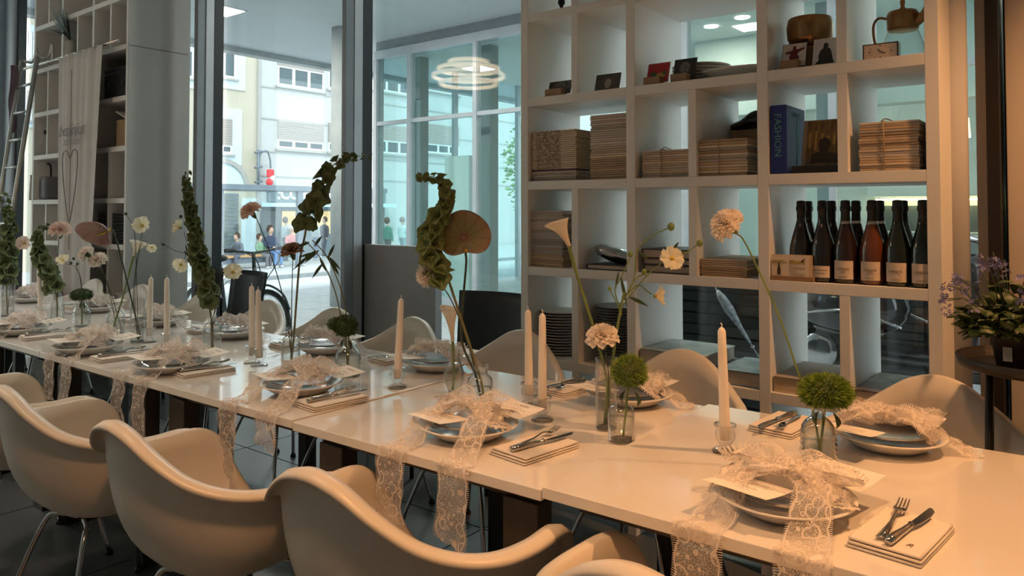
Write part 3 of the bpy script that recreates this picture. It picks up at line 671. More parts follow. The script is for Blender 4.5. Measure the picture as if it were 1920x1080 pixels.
for s in (-1, 1): MB().ball((.53, s*.17, .78), .035, 10, 0, (.7, 1.4, 1)).build('indicator', mat('amber_lens', (.8, .2, .03), .2), sc)
for s in (-1, 1): MB().tube(cr([(-.7, s*.19, .5), (-.3, s*.225, .56), (.0, s*.2, .48)], 5), .008, 6).build('chrome_strip', chrome, sc)
blackbox = noisemat('black_slats', (.010, .014, .014), (.016, .02, .02), 10, .5)
bxp = ony(1325, 600, 4.6)
def planter(x, lab, h=.98, y=4.75):
    t = thing('slatted_planter', lab, 'planter', (x, y, 0))
    for k in range(int(h/.07)): MB().bx(-.52, .52, -.17, -.145, .02+k*.07, .02+k*.07+.06).build('slat', blackbox, t)
    MB().bx(-.52, .52, -.144, .2, 0, h-.02).build('box', blackbox, t)
planter(bxp.x-.05, 'black slatted planter outside behind the picture books'); planter(bxp.x-1.1, 'black slatted planter outside behind the stacked plates', .7)
planter(-1.75, 'black slatted planter outside behind the wheel of the scooter', .98, 7.15); planter(-.68, 'black slatted planter outside behind the scooter front', .98, 7.15)
# ---- street tree
leafm = noisemat('tree_leaf', (.10, .26, .07), (.22, .42, .12), 3, .6)
tr = thing('street_tree', 'bright green street tree behind the glass wing', 'tree', (-14.4, 19.5, SZ))
MB().tube([(0, 0, 0), (.05, 0, 2.0), (0, .1, 3.6)], [.13, .11, .07], 10).build('trunk', noisemat('bark', (.12, .09, .07), (.18, .14, .1), 8, .9), tr)
m = MB()
for k in range(1600):
    a = rnd.uniform(0, 6.28); zz = rnd.gauss(3.6, .95); r = 1.15*math.sqrt(rnd.random())*max(.15, 1-((zz-3.6)/2.4)**2); c = Vector((r*math.cos(a), r*math.sin(a), zz))
    M_ = Matrix.Rotation(rnd.uniform(0, 6.28), 3, 'Z')@Matrix.Rotation(rnd.uniform(0, 1.4), 3, 'X'); s = rnd.uniform(.07, .13)
    m.add([c+M_@Vector(v)*s for v in ((-1, 0, 0), (0, -.5, 0), (1, 0, .1), (0, .5, 0))], [(0, 1, 2, 3)])
f = m.build('foliage', leafm, tr); f['kind'] = 'stuff'
# ------------------------------------------------------------------ table settings
plate_m = mat('white_porcelain', (.80, .78, .75), .16, coat=.4)
plate_g = mat('grey_porcelain', (.33, .31, .30), .2, coat=.3)
linen = noisemat('linen', (.78, .72, .66), (.74, .68, .62), 300, .9, bump=.15)
steelc = mat('cutlery_steel', (.48, .47, .46), .16, 1)
gold = mat('gold_foil', (.85, .55, .12), .3, 1)
def cardmat(name, top_logo):
    m = mat(name, (.83, .78, .70), .7); n, l, b = nodes(m)
    tc = n.new('ShaderNodeTexCoord'); sp = n.new('ShaderNodeSeparateXYZ'); l.new(tc.outputs['UV'], sp.inputs[0])
    def math_(op, a, b_=None, c=None):
        k = n.new('ShaderNodeMath'); k.operation = op
        for i, v in enumerate((a, b_, c)):
            if v is None: continue
            if isinstance(v, (int, float)): k.inputs[i].default_value = v
            else: l.new(v, k.inputs[i])
        return k.outputs[0]
    u, v = sp.outputs[0], sp.outputs[1]
    nz = n.new('ShaderNodeTexNoise'); nz.inputs['Scale'].default_value = 60; nz.inputs['Detail'].default_value = 1; l.new(tc.outputs['UV'], nz.inputs['Vector'])
    ink = math_('GREATER_THAN', nz.outputs[0], .47)
    tot = None
    rows = ((.83, .16, .018), (.78, .20, .02), (.60, .12, .012), (.53, .27, .016), (.42, .20, .012), (.36, .26, .012), (.30, .22, .012), (.2, .12, .01)) if top_logo else ((.78, .22, .016), (.70, .30, .016), (.62, .27, .016), (.48, .15, .014), (.40, .2, .012), (.28, .12, .012))
    for vv, hw, hh in rows:
        a = math_('LESS_THAN', math_('ABSOLUTE', math_('SUBTRACT', v, vv)), hh); c = math_('LESS_THAN', math_('ABSOLUTE', math_('SUBTRACT', u, .5)), hw)
        k = math_('MULTIPLY', math_('MULTIPLY', a, c), ink); tot = k if tot is None else math_('MAXIMUM', tot, k)
    mx = n.new('ShaderNodeMixRGB'); mx.inputs[1].default_value = (.83, .78, .70, 1); mx.inputs[2].default_value = (.13, .09, .08, 1)
    l.new(tot, mx.inputs[0]); l.new(mx.outputs[0], b.inputs['Base Color'])
    return m
card_a = cardmat('menu_card_print', True); card_b = cardmat('menu_text_print', False)
# lace: fine net, rings and flowers, scalloped edges
def lacemat():
    m = bpy.data.materials.new('lace'); m.use_nodes = True; n = m.node_tree.nodes; l = m.node_tree.links; n.clear()
    out = n.new('ShaderNodeOutputMaterial'); mx = n.new('ShaderNodeMixShader'); tr = n.new('ShaderNodeBsdfTransparent'); df = n.new('ShaderNodeBsdfDiffuse'); tl = n.new('ShaderNodeBsdfTranslucent'); md = n.new('ShaderNodeMixShader')
    df.inputs[0].default_value = (.84, .77, .71, 1); tl.inputs[0].default_value = (.8, .72, .66, 1); md.inputs[0].default_value = .25
    l.new(df.outputs[0], md.inputs[1]); l.new(tl.outputs[0], md.inputs[2])
    tc = n.new('ShaderNodeTexCoord'); sp = n.new('ShaderNodeSeparateXYZ'); l.new(tc.outputs['UV'], sp.inputs[0])
    def M_(op, a, b_=None, c=None):
        k = n.new('ShaderNodeMath'); k.operation = op
        for i, v in enumerate((a, b_, c)):
            if v is None: continue
            if isinstance(v, (int, float)): k.inputs[i].default_value = v
            else: l.new(v, k.inputs[i])
        return k.outputs[0]
    u, v = sp.outputs[0], sp.outputs[1]
    def rings(scale, r0, r1):
        vo = n.new('ShaderNodeTexVoronoi'); vo.inputs['Scale'].default_value = scale; vo.inputs['Randomness'].default_value = .75; l.new(tc.outputs['UV'], vo.inputs['Vector'])
        d = vo.outputs['Distance']; return M_('MULTIPLY', M_('GREATER_THAN', d, r0), M_('LESS_THAN', d, r1))
    R1 = rings(6.0, .17, .31); R2 = rings(2.6, .34, .42)
    ve = n.new('ShaderNodeTexVoronoi'); ve.feature = 'DISTANCE_TO_EDGE'; ve.inputs['Scale'].default_value = 26; l.new(tc.outputs['UV'], ve.inputs['Vector'])
    net = M_('MULTIPLY', M_('LESS_THAN', ve.outputs['Distance'], .10), .75)
    e = M_('ABSOLUTE', M_('SUBTRACT', u, .5)); sc = M_('MULTIPLY', M_('ABSOLUTE', M_('SINE', M_('MULTIPLY', v, 5.5))), .07)
    lim = M_('ADD', sc, .40)
    band = M_('LESS_THAN', M_('ABSOLUTE', M_('SUBTRACT', e, M_('SUBTRACT', lim, .025))), .018)
    fr = M_('MULTIPLY', M_('GREATER_THAN', M_('SINE', M_('MULTIPLY', v, 150)), .35), M_('GREATER_THAN', e, lim))
    body = M_('MAXIMUM', M_('MAXIMUM', R1, R2), M_('MAXIMUM', net, band))
    body = M_('MULTIPLY', M_('MAXIMUM', body, .24), M_('LESS_THAN', e, lim))
    a = M_('MULTIPLY', M_('MAXIMUM', body, fr), .93)
    l.new(a, mx.inputs[0]); l.new(tr.outputs[0], mx.inputs[1]); l.new(md.outputs[0], mx.inputs[2]); l.new(mx.outputs[0], out.inputs[0])
    MATS['lace'] = m
    return m
lace = lacemat()
def ribbon(m, P, width, wn, twist=0, n=5, crumple=.006, v0=0, seed=0, flat=None):
    """lace strip along points; wn = direction across the strip"""
    r = random.Random(seed); P = cr(P, n); wn = Vector(wn); s = 0; V = []; U = []; nw = 8
    for i, p in enumerate(P):
        if i: s += (p-P[i-1]).length
        t = (P[min(i+1, len(P)-1)]-P[max(i-1, 0)]).normalized(); a = (wn-t*wn.dot(t)).normalized(); nn = t.cross(a)
        w_ = width(i/(len(P)-1)) if callable(width) else width
        for k in range(nw+1):
            e = k/nw-.5; wav = math.sin(e*14+s*38+seed)*crumple+math.sin(e*5+s*70+seed*2)*crumple*.6
            V.append(p+a*e*w_+nn*wav); U.append((k/nw, v0+s/.11))
    F = []
    for i in range(len(P)-1):
        for k in range(nw): F.append((i*(nw+1)+k, i*(nw+1)+k+1, (i+1)*(nw+1)+k+1, (i+1)*(nw+1)+k))
    m.add(V, F, 0, True, U)
plate_me = MB().lathe([(.001, .004), (.075, .004), (.08, 0), (.085, .002), (.105, .014), (.128, .030), (.142, .036), (.1425, .0385), (.140, .0395), (.124, .034), (.10, .018), (.08, .009), (.001, .008)], 56).mesh('plate', plate_m)
side_me = MB().lathe([(.001, .003), (.055, .003), (.06, 0), (.066, .002), (.092, .010), (.104, .0135), (.1045, .0155), (.102, .016), (.088, .013), (.06, .007), (.001, .006)], 48).mesh('side_plate', plate_g)
card_mes = []
for k, mm in enumerate((card_a, card_b)):
    m = MB(); m.grid(lambda u, v: Vector(((u-.5)*.148, (v-.5)*.105, .001+.006*(v-.5)**2)), 2, 6, 0, False); card_mes.append(m.mesh('menu_card', mm))
# folded napkin
def napkin_mesh():
    m = MB()
    for k, (dx, dy, sx, sy_) in enumerate(((0, 0, .125, .205), (.001, .001, .123, .202), (.0, .003, .121, .197))):
        def top_(u, v, k=k, dx=dx, dy=dy, sx=sx, sy_=sy_): return Vector((dx+(u-.5)*sx, dy+(v-.5)*sy_, .006*(k+1)-.001+.0012*math.sin(u*9+k)*math.sin(v*7)))
        z0 = .006*k+.0005; x0, x1, y0, y1 = dx-sx/2, dx+sx/2, dy-sy_/2, dy+sy_/2
        m.grid(top_, 6, 10)
        # rounded folded edges
        for (a, b) in (((x0, y0), (x1, y0)), ((x0, y1), (x1, y1)), ((x0, y0), (x0, y1)), ((x1, y0), (x1, y1))):
            m.tube([(a[0], a[1], .006*k+.003), ((a[0]+b[0])/2, (a[1]+b[1])/2, .006*k+.0032), (b[0], b[1], .006*k+.003)], .0026, 6)
    return m.mesh('napkin', linen)
nap_me = napkin_mesh()
def fork_parts():
    h = MB(); P = [Vector((0, -.10, .004)), Vector((0, -.06, .004)), Vector((0, -.01, .006)), Vector((0, .028, .0125)), Vector((0, .042, .012))]
    V = []; F = []
    for p, w_ in zip(P, (.0095, .0075, .0042, .0032, .006)): V += [p+Vector((-w_, 0, 0)), p+Vector((0, 0, .0028)), p+Vector((w_, 0, 0)), p+Vector((0, 0, -.002))]
    for i in range(4):
        for k in range(4): F.append((i*4+k, i*4+(k+1) % 4, (i+1)*4+(k+1) % 4, (i+1)*4+k))
    F += [(3, 2, 1, 0)]; h.add(V, F, 0, True)
    d = MB()
    d.grid(lambda u, v: Vector(((u-.5)*(.012+.0125*min(1, v*1.6)), .040+v*.024, .012-.006*math.sin(v*2.4)+.002*(2*u-1)**2)), 6, 5)
    tn = []
    for k in range(4):
        x = (k-1.5)*.0064; tn.append(MB().tube([(x, .062, .0085), (x, .078, .009), (x*.97, .092, .0125), (x*.95, .102, .0165)], [.0019, .0018, .0016, .0007], 6).mesh('tine', steelc))
    return h.mesh('handle', steelc), d.mesh('head', steelc), tn
fork_h, fork_d, fork_t = fork_parts()
def knife_parts():
    h = MB().tube([(0, -.11, .006), (0, -.09, .0065), (0, -.04, .006), (0, -.005, .006), (0, .0, .007)], [.0075, .0085, .0065, .0052, .0065], 10).mesh('handle', steelc)
    b = MB().prism([(-.006, 0), (.007, 0), (.0105, .03), (.0115, .07), (.008, .098), (.0, .112), (-.006, .116), (-.0075, .11), (-.0065, .05)], .005, .0065).mesh('blade', steelc)
    return h, b
kn_h, kn_b = knife_parts()
def put_fork(loc, rz, lab, tilt=0):
    t = thing('fork', lab, 'fork', loc, 0, 'forks on the napkins', (tilt, 0, rz)); link('handle', fork_h, t); hd_ = link('head', fork_d, t, solid=.0012)
    for x in fork_t: link('tine', x, hd_)
def put_knife(loc, rz, lab, tilt=0):
    t = thing('knife', lab, 'knife', loc, 0, 'knives on the napkins', (tilt, 0, rz)); link('handle', kn_h, t); link('blade', kn_b, t)
near_name = ['the nearest place setting', 'the second near-side place setting', 'the third near-side place setting', 'the fourth near-side place setting', 'the fifth near-side place setting', 'the leftmost near-side place setting']
far_name = ['the rightmost window-side setting', 'the second window-side setting', 'the third window-side setting', 'the fourth window-side setting', 'the fifth window-side setting', 'the sixth window-side setting', 'the seventh window-side setting', 'the leftmost window-side setting']
N_ = [(1470, 938), (878, 797), (565, 722), (322, 683), (165, 650), (38, 617)]
F_ = [(1665, 822), (1180, 738), (820, 680), (612, 650), (440, 622), (300, 601), (185, 576), (60, 559)]
TAILS = [[(1310, .30), (1505, .30)], [(738, .16), (853, .16)], [(432, .24), (503, .075)], [(225, .17), (264, .2)], [(95, .16), (125, .15)], [(-20, .15)]]
NAP = [((1690, 1012), (1653, 985), (1685, 992)), ((1003, 846), (985, 832), (1040, 830)), ((620, 756), None, None), ((380, 700), None, None), ((225, 672), None, None), ((85, 633), None, None)]
def setting(i, px, near):
    nm = (near_name if near else far_name)[i]; c = onz(px[0], px[1], .766); zt = tz(c.x); c.z = zt
    f = 1 if near else -1; r = random.Random(100+i+(0 if near else 50)); a = r.uniform(-.08, .08)+TROT
    o = link('dinner_plate', plate_me, None, c); tag(o, 'white deep dinner plate of '+nm, 'plate', 'white dinner plates')
    o = link('side_plate', side_me, None, c+Vector((.004*f, 0, .0402-.010))); tag(o, 'grey side plate stacked in the white plate of '+nm, 'plate', 'grey side plates')
    # two cards
    R = Matrix.Rotation(a, 3, 'Z')
    def L(x, y, z=0): return c+R@Vector((x*f, y*f, z))
    ang = a+(0 if near else PI)
    o = link('menu_card', card_mes[1], None, L(-.045, -.078, .0605), (-.07, 0, ang-.16)); tag(o, 'printed menu card lying at the front of '+nm, 'card', 'menu cards')
    if i < 6:
        o = link('menu_card', card_mes[0], None, L(.075, .118, .0595), (.10, 0, ang-.2)); tag(o, 'printed menu card with heading at the back of '+nm, 'card', 'menu cards')
    # lace
    m = MB(); K = Vector((.005, .0, .088))
    for s in (-1, 1):
        m2 = [Vector((0, .005, .08)), Vector((s*.045, .03, .100)), Vector((s*.10, .035, .084)), Vector((s*.112, .0, .068)), Vector((s*.06, -.012, .082)), Vector((0, 0, .085))]
        ribbon(m, [L(*p) for p in m2], lambda t: .045+.055*math.sin(PI*t), R@Vector((0, 1, .45)), seed=i*3+s, crumple=.009, v0=i)
    m3 = [L(-.10, .02, .062), L(-.03, .0, .096), L(.05, .0, .096), L(.108, .01, .060)]
    ribbon(m, m3, .10, R@Vector((.2, 1, 0)), seed=i+9, crumple=.010, v0=3)
    kn = [L(0, -.035, .083), L(.004, -.008, .101), L(.008, .035, .083)]; ribbon(m, kn, .03, R@Vector((1, 0, 0)), seed=i+4, crumple=.004)
    if near:
        ye = 1.40+ty(c.x)
        for k, (tx, ln) in enumerate(TAILS[i]):
            e = onz(tx, 395+.63*FPX/max(.5, depth((c.x, ye, 0)))*1.0, zt)
            # crossing of the table edge along the view column tx
            rr = ray(tx, 900); tpar = ye/rr[1]; ex = rr[0]*tpar
            s = -1 if ex < c.x-.02 else 1; sp = L(s*.07, -.012, .080); ed = Vector((ex, ye-.004, zt+.004))
            mid = sp.lerp(ed, .5); 
            pts = [sp, sp.lerp(ed, .33)+Vector((0, 0, .012)), Vector((sp.x*.25+ed.x*.75, sp.y*.25+ed.y*.75, zt+.007)), ed, Vector((ex, ye-.012, zt-.03)), Vector((ex+.004*s, ye-.016, zt-.03-ln*.5)), Vector((ex-.008*s, ye-.012, zt-.03-ln))]
            ribbon(m, pts, lambda t: .06+.045*min(1, t*2.2), Vector((1, 0, 0)), seed=i*5+k, crumple=.005, v0=k*2.3)
    else:
        s = 1
        pts = [L(-.02, -.02, .085), L(-.10, -.03, .06), L(-.165, -.045, .012), L(-.20, -.06, .006)]
        ribbon(m, pts, .085, R@Vector((0, 1, 0)), seed=i*7, crumple=.006)
    o = m.build('lace_bow', lace); tag(o, 'white lace ribbon tied in a bow on '+nm, 'lace ribbon', 'lace ribbons')
    if i == 0: tag(MB().ball(L(-.12 if near else -.085, .135 if near else .0, .008 if near else .055), .012, 8, 0, (1.3, .8, .7)).build('gold_charm', gold), 'tiny gold charm at '+nm, 'charm')
    # napkin with cutlery to the right of the plate
    if near:
        nc = onz(*NAP[i][0], zt); nc.z = zt
    else: nc = L(-.0, 0)+Vector((-.255 if i else -.275, .02 if i else .005, 0)); nc.z = tz(nc.x)
    na = (-.10 if near else -.12)+r.uniform(-.05, .05)+(.0 if i else .0)
    o = link('napkin', nap_me, None, nc, (0, 0, na)); tag(o, 'folded cream linen napkin beside '+nm, 'napkin', 'linen napkins')
    RN = Matrix.Rotation(na, 3, 'Z'); q_ = lambda x, y: nc+RN@Vector((x, y, .0195))
    sg = 0 if near else PI
    put_fork(q_(-.022*f, .025*f), na+sg+.10, 'steel fork with four tines beside '+nm)
    put_knife(q_(.012*f, .02*f), na+sg-.06, 'steel table knife beside '+nm)
    if i == 0 and near:
        text('monogram', 'R', .02, mat('thread', (.25, .18, .15), .8), o, (.032, -.06, .0185), (0, 0, 0), .0002, shear=.3)
for i, p in enumerate(N_): setting(i, p, True)
for i, p in enumerate(F_): setting(i, p, False)
# ------------------------------------------------------------------ candles in glass holders
crystal = glassmat('crystal', (.985, .985, .98), 1.5, .86, .02, 1.3)
wax = mat('candle_wax', (.86, .80, .74), .4, sss=.25); wick = mat('wick', (.75, .7, .62), .8)
hold_me = MB().lathe([(.034, 0), (.0345, .004), (.030, .008), (.016, .014), (.0135, .020), (.020, .028), (.025, .036), (.026, .046), (.0235, .056), (.022, .062), (.029, .070), (.0285, .072), (.018, .066), (.0155, .05), (.015, .034), (.001, .032)], 20).mesh('candle_holder', crystal)
def candle(px, tip, lab):
    c = onz(px[0], px[1], .742); c.z = tz(c.x); d = depth(c)
    tp = atd(tip[0], tip[1], d); H = tp.z-c.z-.034-.008
    rl = 'crystal holder under the '+lab.replace('white ', '').replace('in front of', 'before').replace('tall grey ', '')
    o = link('candle_holder', hold_me, None, c); tag(o, rl, 'candle holder', 'crystal candle holders')
    t = thing('taper_candle', lab, 'candle', c+Vector((0, 0, .0335)), 0, 'white taper candles'); lx_ = (tp-c); lean = Vector((lx_.x, lx_.y, 0))
    if lean.length > .03: lean = lean.normalized()*.03
    P = [lean*(k/6) + Vector((0, 0, H*k/6)) for k in range(7)]
    m = MB().tube(P+[P[-1]+Vector((0, 0, .006)), P[-1]+Vector((0, 0, .010))], [.0142, .0138, .0132, .0126, .0119, .0112, .0102, .0065, .002], 16); m.build('wax', wax, t)
    e = P[-1]+Vector((0, 0, .009)); MB().tube([e, e+Vector((.001, 0, .007)), e+Vector((-.003, .001, .011))], .0016, 6).build('wick', wick, t)
candle((1360, 850), (1353, 614), 'single white candle near the right end of the table')
candle((992, 757), (990, 581), 'left candle of the pair in front of the stacked plates')
candle((1017, 785), (1017, 588), 'right candle of the pair in front of the stacked plates')
candle((745, 727), (752, 560), 'single white candle in front of the grey parapet panel')
candle((473, 681), (472, 536), 'left candle of the close pair beside the bicycle wheel')
candle((486, 686), (484, 543), 'right candle of the close pair beside the bicycle wheel')
candle((280, 641), (283, 520), 'left candle of the pair in front of the tall grey cabinet side')
candle((313, 655), (313, 521), 'right candle of the pair in front of the tall grey cabinet side')
candle((76, 598), (73, 500), 'single white candle near the ladder at the left')
# ------------------------------------------------------------------ vases
vg = glassmat('vase_glass', (.985, .992, .988), 1.8, .52, .015, 1.9)
water = glassmat('water', (.975, .985, .975), .8, .85, .01, 2.0)
VP = {}
def vase(key, px, prof, lab, fill, name='glass_vase', rmod=None, n=28, gm=None):
    c = onz(px[0], px[1], .742); c.z = tz(c.x); VP[key] = c
    t = thing(name, lab, 'vase', c, rnd.uniform(0, 1))
    inner = [(max(.0005, r-.0028), z+(.006 if k == 0 else 0)) for k, (r, z) in enumerate(prof)]
    full = [(.0005, 0)]+prof+inner[::-1]+[(.0005, .007)]
    MB().lathe(full, n, rmod=rmod).build('glass', gm or vg, t)
    MB().lathe([(.0005, .0005), (prof[0][0]*.98, .001), (prof[0][0]*.99, .0065), (.0005, .0068)], n).build('base', mat('glass_base', (.62, .70, .68), .06, trans=.9), t)
    wp = [(.0005, .0075)]+[(max(.001, r-.0034), max(z, .0075)) for r, z in inner if z <= fill]
    rl = [r for r, z in inner if z <= fill][-1]; wp += [(max(.001, rl-.0008), fill), (.0005, fill)]
    MB().lathe(wp, n, rmod=rmod).build('water', water, t)
bottle = lambda r, h, rn, hn: [(r*.93, 0), (r, .006), (r, h*.60), (r*.97, h*.67), (r*.80, h*.76), (rn*1.25, h*.82), (rn, h*.85), (rn, h*.96), (rn*1.28, h*.975), (rn*1.28, h)]
vase('v1', (1535, 884), [(.036, 0)]+[(.041+.0020*(1 if k % 2 else -1), .006+k*.0065) for k in range(15)]+[(.038, .106), (.030, .118), (.019, .127), (.0155, .132), (.0152, .148), (.0195, .151), (.0195, .154)], 'ribbed clear bottle vase near the right end of the table', .07, gm=glassmat('ribbed_glass', (.96, .975, .965), 3.0, .30, .02, 1.3))
vase('v2', (1165, 824), bottle(.037, .125, .0135, 0), 'small clear bottle with a thick base holding a green dianthus', .066)
vase('v2c', (1137, 801), [(.030, 0), (.031, .006), (.0315, .20), (.032, .205)], 'tall straight glass cylinder beside the small clear bottle', .11)
vase('v3', (900, 762), [(.038, 0), (.041, .008), (.041, .082), (.038, .096), (.028, .105), (.0235, .11), (.0235, .132), (.027, .136), (.027, .140)], 'wide-necked clear bottle behind the second plate from the right', .066)
vase('v3t', (851, 736), [(.017, 0), (.022, .006), (.033, .035), (.036, .055), (.031, .085), (.019, .12), (.0165, .135), (.019, .15), (.022, .156)], 'fluted teardrop glass vase holding a calla', .09, rmod=lambda a, z: 1+.05*math.cos(10*a))
vase('v4', (652, 704), [(.046, 0), (.05, .008), (.05, .065), (.044, .085), (.03, .105), (.017, .122), (.0155, .135), (.019, .140)], 'round-shouldered clear bottle with a green dianthus, centre left', .06)
vase('v4b', (545, 695), bottle(.036, .17, .0135, 0), 'slim clear bottle with three tall stems, centre left', .085)
vase('v5', (397, 657), bottle(.041, .155, .017, 0), 'clear bottle holding the tall bells of ireland before the grey pillar', .08)
vase('v6', (216, 628), bottle(.044, .15, .02, 0), 'broad clear bottle beneath the pink anthurium', .07)
vase('v6c', (257, 641), [(.032, 0), (.033, .006), (.0335, .205), (.034, .21)], 'tall straight glass cylinder beside the broad bottle at left', .09)
vase('v7', (153, 612), [(.034, 0)]+[(.040+.0022*(1 if k % 2 else -1), .006+k*.007) for k in range(13)]+[(.034, .105), (.02, .12), (.015, .13), (.018, .14)], 'textured diamond-cut bottle with a dark green dianthus at left', .06, rmod=lambda a, z: 1+.05*math.cos(12*a+z*300))
vase('v8', (107, 598), [(.036, 0), (.04, .008), (.038, .07), (.028, .115), (.018, .15), (.016, .175), (.019, .18)], 'tapered clear bottle with bells of ireland at left', .07)
vase('v9', (14, 592), [(.035, 0), (.036, .006), (.0365, .23), (.037, .235)], 'tall straight glass cylinder at the left edge', .10)
# ------------------------------------------------------------------ flowers
stem_g = noisemat('stem_green', (.13, .20, .05), (.20, .27, .08), 30, .5)
stem_d = noisemat('stem_dark', (.035, .05, .03), (.06, .08, .04), 30, .5)
stem_o = noisemat('stem_olive', (.22, .21, .09), (.16, .15, .07), 30, .55)
leaf_d = noisemat('leaf_dark', (.035, .065, .025), (.06, .10, .04), 20, .5)
bell_m = [petalmat('bell_green', (.19, .25, .09), (.33, .39, .17), 60, .35), petalmat('bell_dark', (.15, .20, .09), (.27, .33, .15), 60, .35)]
spike_m = noisemat('dianthus_green', (.10, .19, .015), (.26, .36, .05), 60, .6)
spike_d = noisemat('dianthus_dark', (.035, .065, .02), (.08, .12, .03), 60, .6)
cw = petalmat('petal_white', (.88, .80, .72), (.94, .89, .83), 60)
cpk = petalmat('petal_pink', (.86, .66, .58), (.90, .76, .68), 60)
cbr = petalmat('petal_dusky', (.34, .20, .13), (.46, .30, .2), 60, .35)
cye = petalmat('petal_cream', (.88, .81, .58), (.93, .89, .74), 40)
yel = noisemat('stamen_yellow', (.70, .48, .05), (.6, .5, .12), 80, .7)
calla_m = petalmat('calla_white', (.88, .82, .70), (.91, .86, .78), 10, .35)
def FP(x, y, key, dd=0): return atd(x, y, depth(VP[key])+dd)
def stem(t, pts, key, r=.003, m=None, dd=0, base=(0, 0), org=None, into=True):
    P = [FP(x, y, key, dd*(1-i/len(pts))) for i, (x, y) in enumerate(pts)]
    if into: P.append(VP[key]+Vector((base[0], base[1], .014)))
    P = [p-org for p in cr(P, 6)]; MB().tube(P, [r*(.75+.35*i/len(P)) for i in range(len(P))], 7).build('stem', m or stem_g, t)
    return P
def carnation(key, head, back, pts, r, m, lab, sm=None, dd=0, base=(.008, 0), sr=.0022):
    """head = pixel of flower centre, back = pixel offset direction in which the calyx points; dd moves it in depth"""
    c = FP(*head, key, dd); b = FP(head[0]+back[0], head[1]+back[1], key, dd+back[2]); ax = (c-b).normalized(); M_ = toward(ax)
    t = thing('carnation', lab, 'flower', c); rr = random.Random(len(lab)*7); r *= 1.2
    for k, th in enumerate((1.52, 1.30, 1.06, .84, .62, .40, .18)):
        ph = rr.uniform(0, 6); ln_ = r*(1.0-.03*k)
        def f(u, v, th=th, ph=ph, ln_=ln_):
            a = 2*PI*u; L_ = ln_*v*(1+.07*math.sin(9*a+ph)*v+.05*math.sin(31*a+ph)*v**3); t2 = th+.22*v*v; rf = ln_*(.11*math.sin(10*a+ph*2)*v*v+.045*math.sin(27*a)*v**3)
            rad = L_*math.sin(t2)+rf*math.cos(t2); z = L_*math.cos(t2)-rf*math.sin(t2)
            return M_@Vector((rad*math.cos(a), rad*math.sin(a), z-.38*r))
        MB().grid(f, 72, 6, closeu=True).build('petal_ring', m, t)
    MB().lathe([(r*.10, -r*1.15), (r*.20, -r*.9), (r*.27, -r*.55), (r*.30, -r*.33)], 12, M=M_).build('calyx', leaf_d if sm is stem_d else stem_g, t)
    P = stem(t, pts, key, sr, sm, dd, base, c)
def dianthus(key, head, r, sq, lab, m=spike_m, base=(0, 0), n=1500, extra=()):
    c = FP(*head, key); t = thing('green_dianthus', lab, 'flower', c); rr = random.Random(len(lab)); mb = MB()
    for (cx, cy, k) in ((0, 0, 1),)+tuple(extra):
        o = FP(head[0]+cx, head[1]+cy, key)-c
        MB().ball(o, r*.8*k, 14, 0, (1, 1, sq)).build('core', spike_d, t)
        for i in range(int(n*k*k)):
            z = rr.uniform(-.75, 1); a = rr.uniform(0, 6.283); s = math.sqrt(1-z*z); d = Vector((s*math.cos(a), s*math.sin(a), z*sq)); L_ = r*k*rr.uniform(.88, 1.06)
            side = d.cross(Vector((rr.uniform(-1, 1), rr.uniform(-1, 1), rr.uniform(-1, 1)))).normalized()*r*.036; s2 = d.cross(side).normalized()*r*.036
            p0 = o+d*r*k*.66; p1 = o+d*L_+Vector((rr.uniform(-1, 1), rr.uniform(-1, 1), rr.uniform(-1, 1)))*r*.06
            mb.add([p0+side, p0-side*.5+s2*.8, p0-side*.5-s2*.8, p1], [(0, 1, 3), (1, 2, 3), (2, 0, 3)])
    f = mb.build('bracts', m, t); f['kind'] = 'stuff'
    e = VP[key]+Vector((base[0], base[1], .014))-c; MB().tube(cr([Vector((0, 0, -r*.3*sq)), e*.4+Vector((0, 0, -r*.2)), e], 6), .0032, 8).build('stem', stem_g, t)
    for s in (-1, 1):
        d = Vector((s*.016, .004, -r*sq*1.0)); MB().grid(lambda u, v: d+Vector((s*.012*math.sin(v*2.6)+(u-.5)*.011*math.sin(v*3.1), (u-.5)*.004, -.038*v)), 3, 8).build('leaf', leaf_d, t)
def bellmesh(mm):
    m = MB(); m.lathe([(.0015, 0), (.004, .004), (.009, .010), (.0145, .016), (.020, .019), (.0215, .0185), (.014, .013), (.008, .008), (.001, .004)], 30, rmod=lambda a, z: 1+.13*math.cos(5*a)*(z/.02)); return m.mesh('calyx', mm)
bell_me = [bellmesh(m) for m in bell_m]
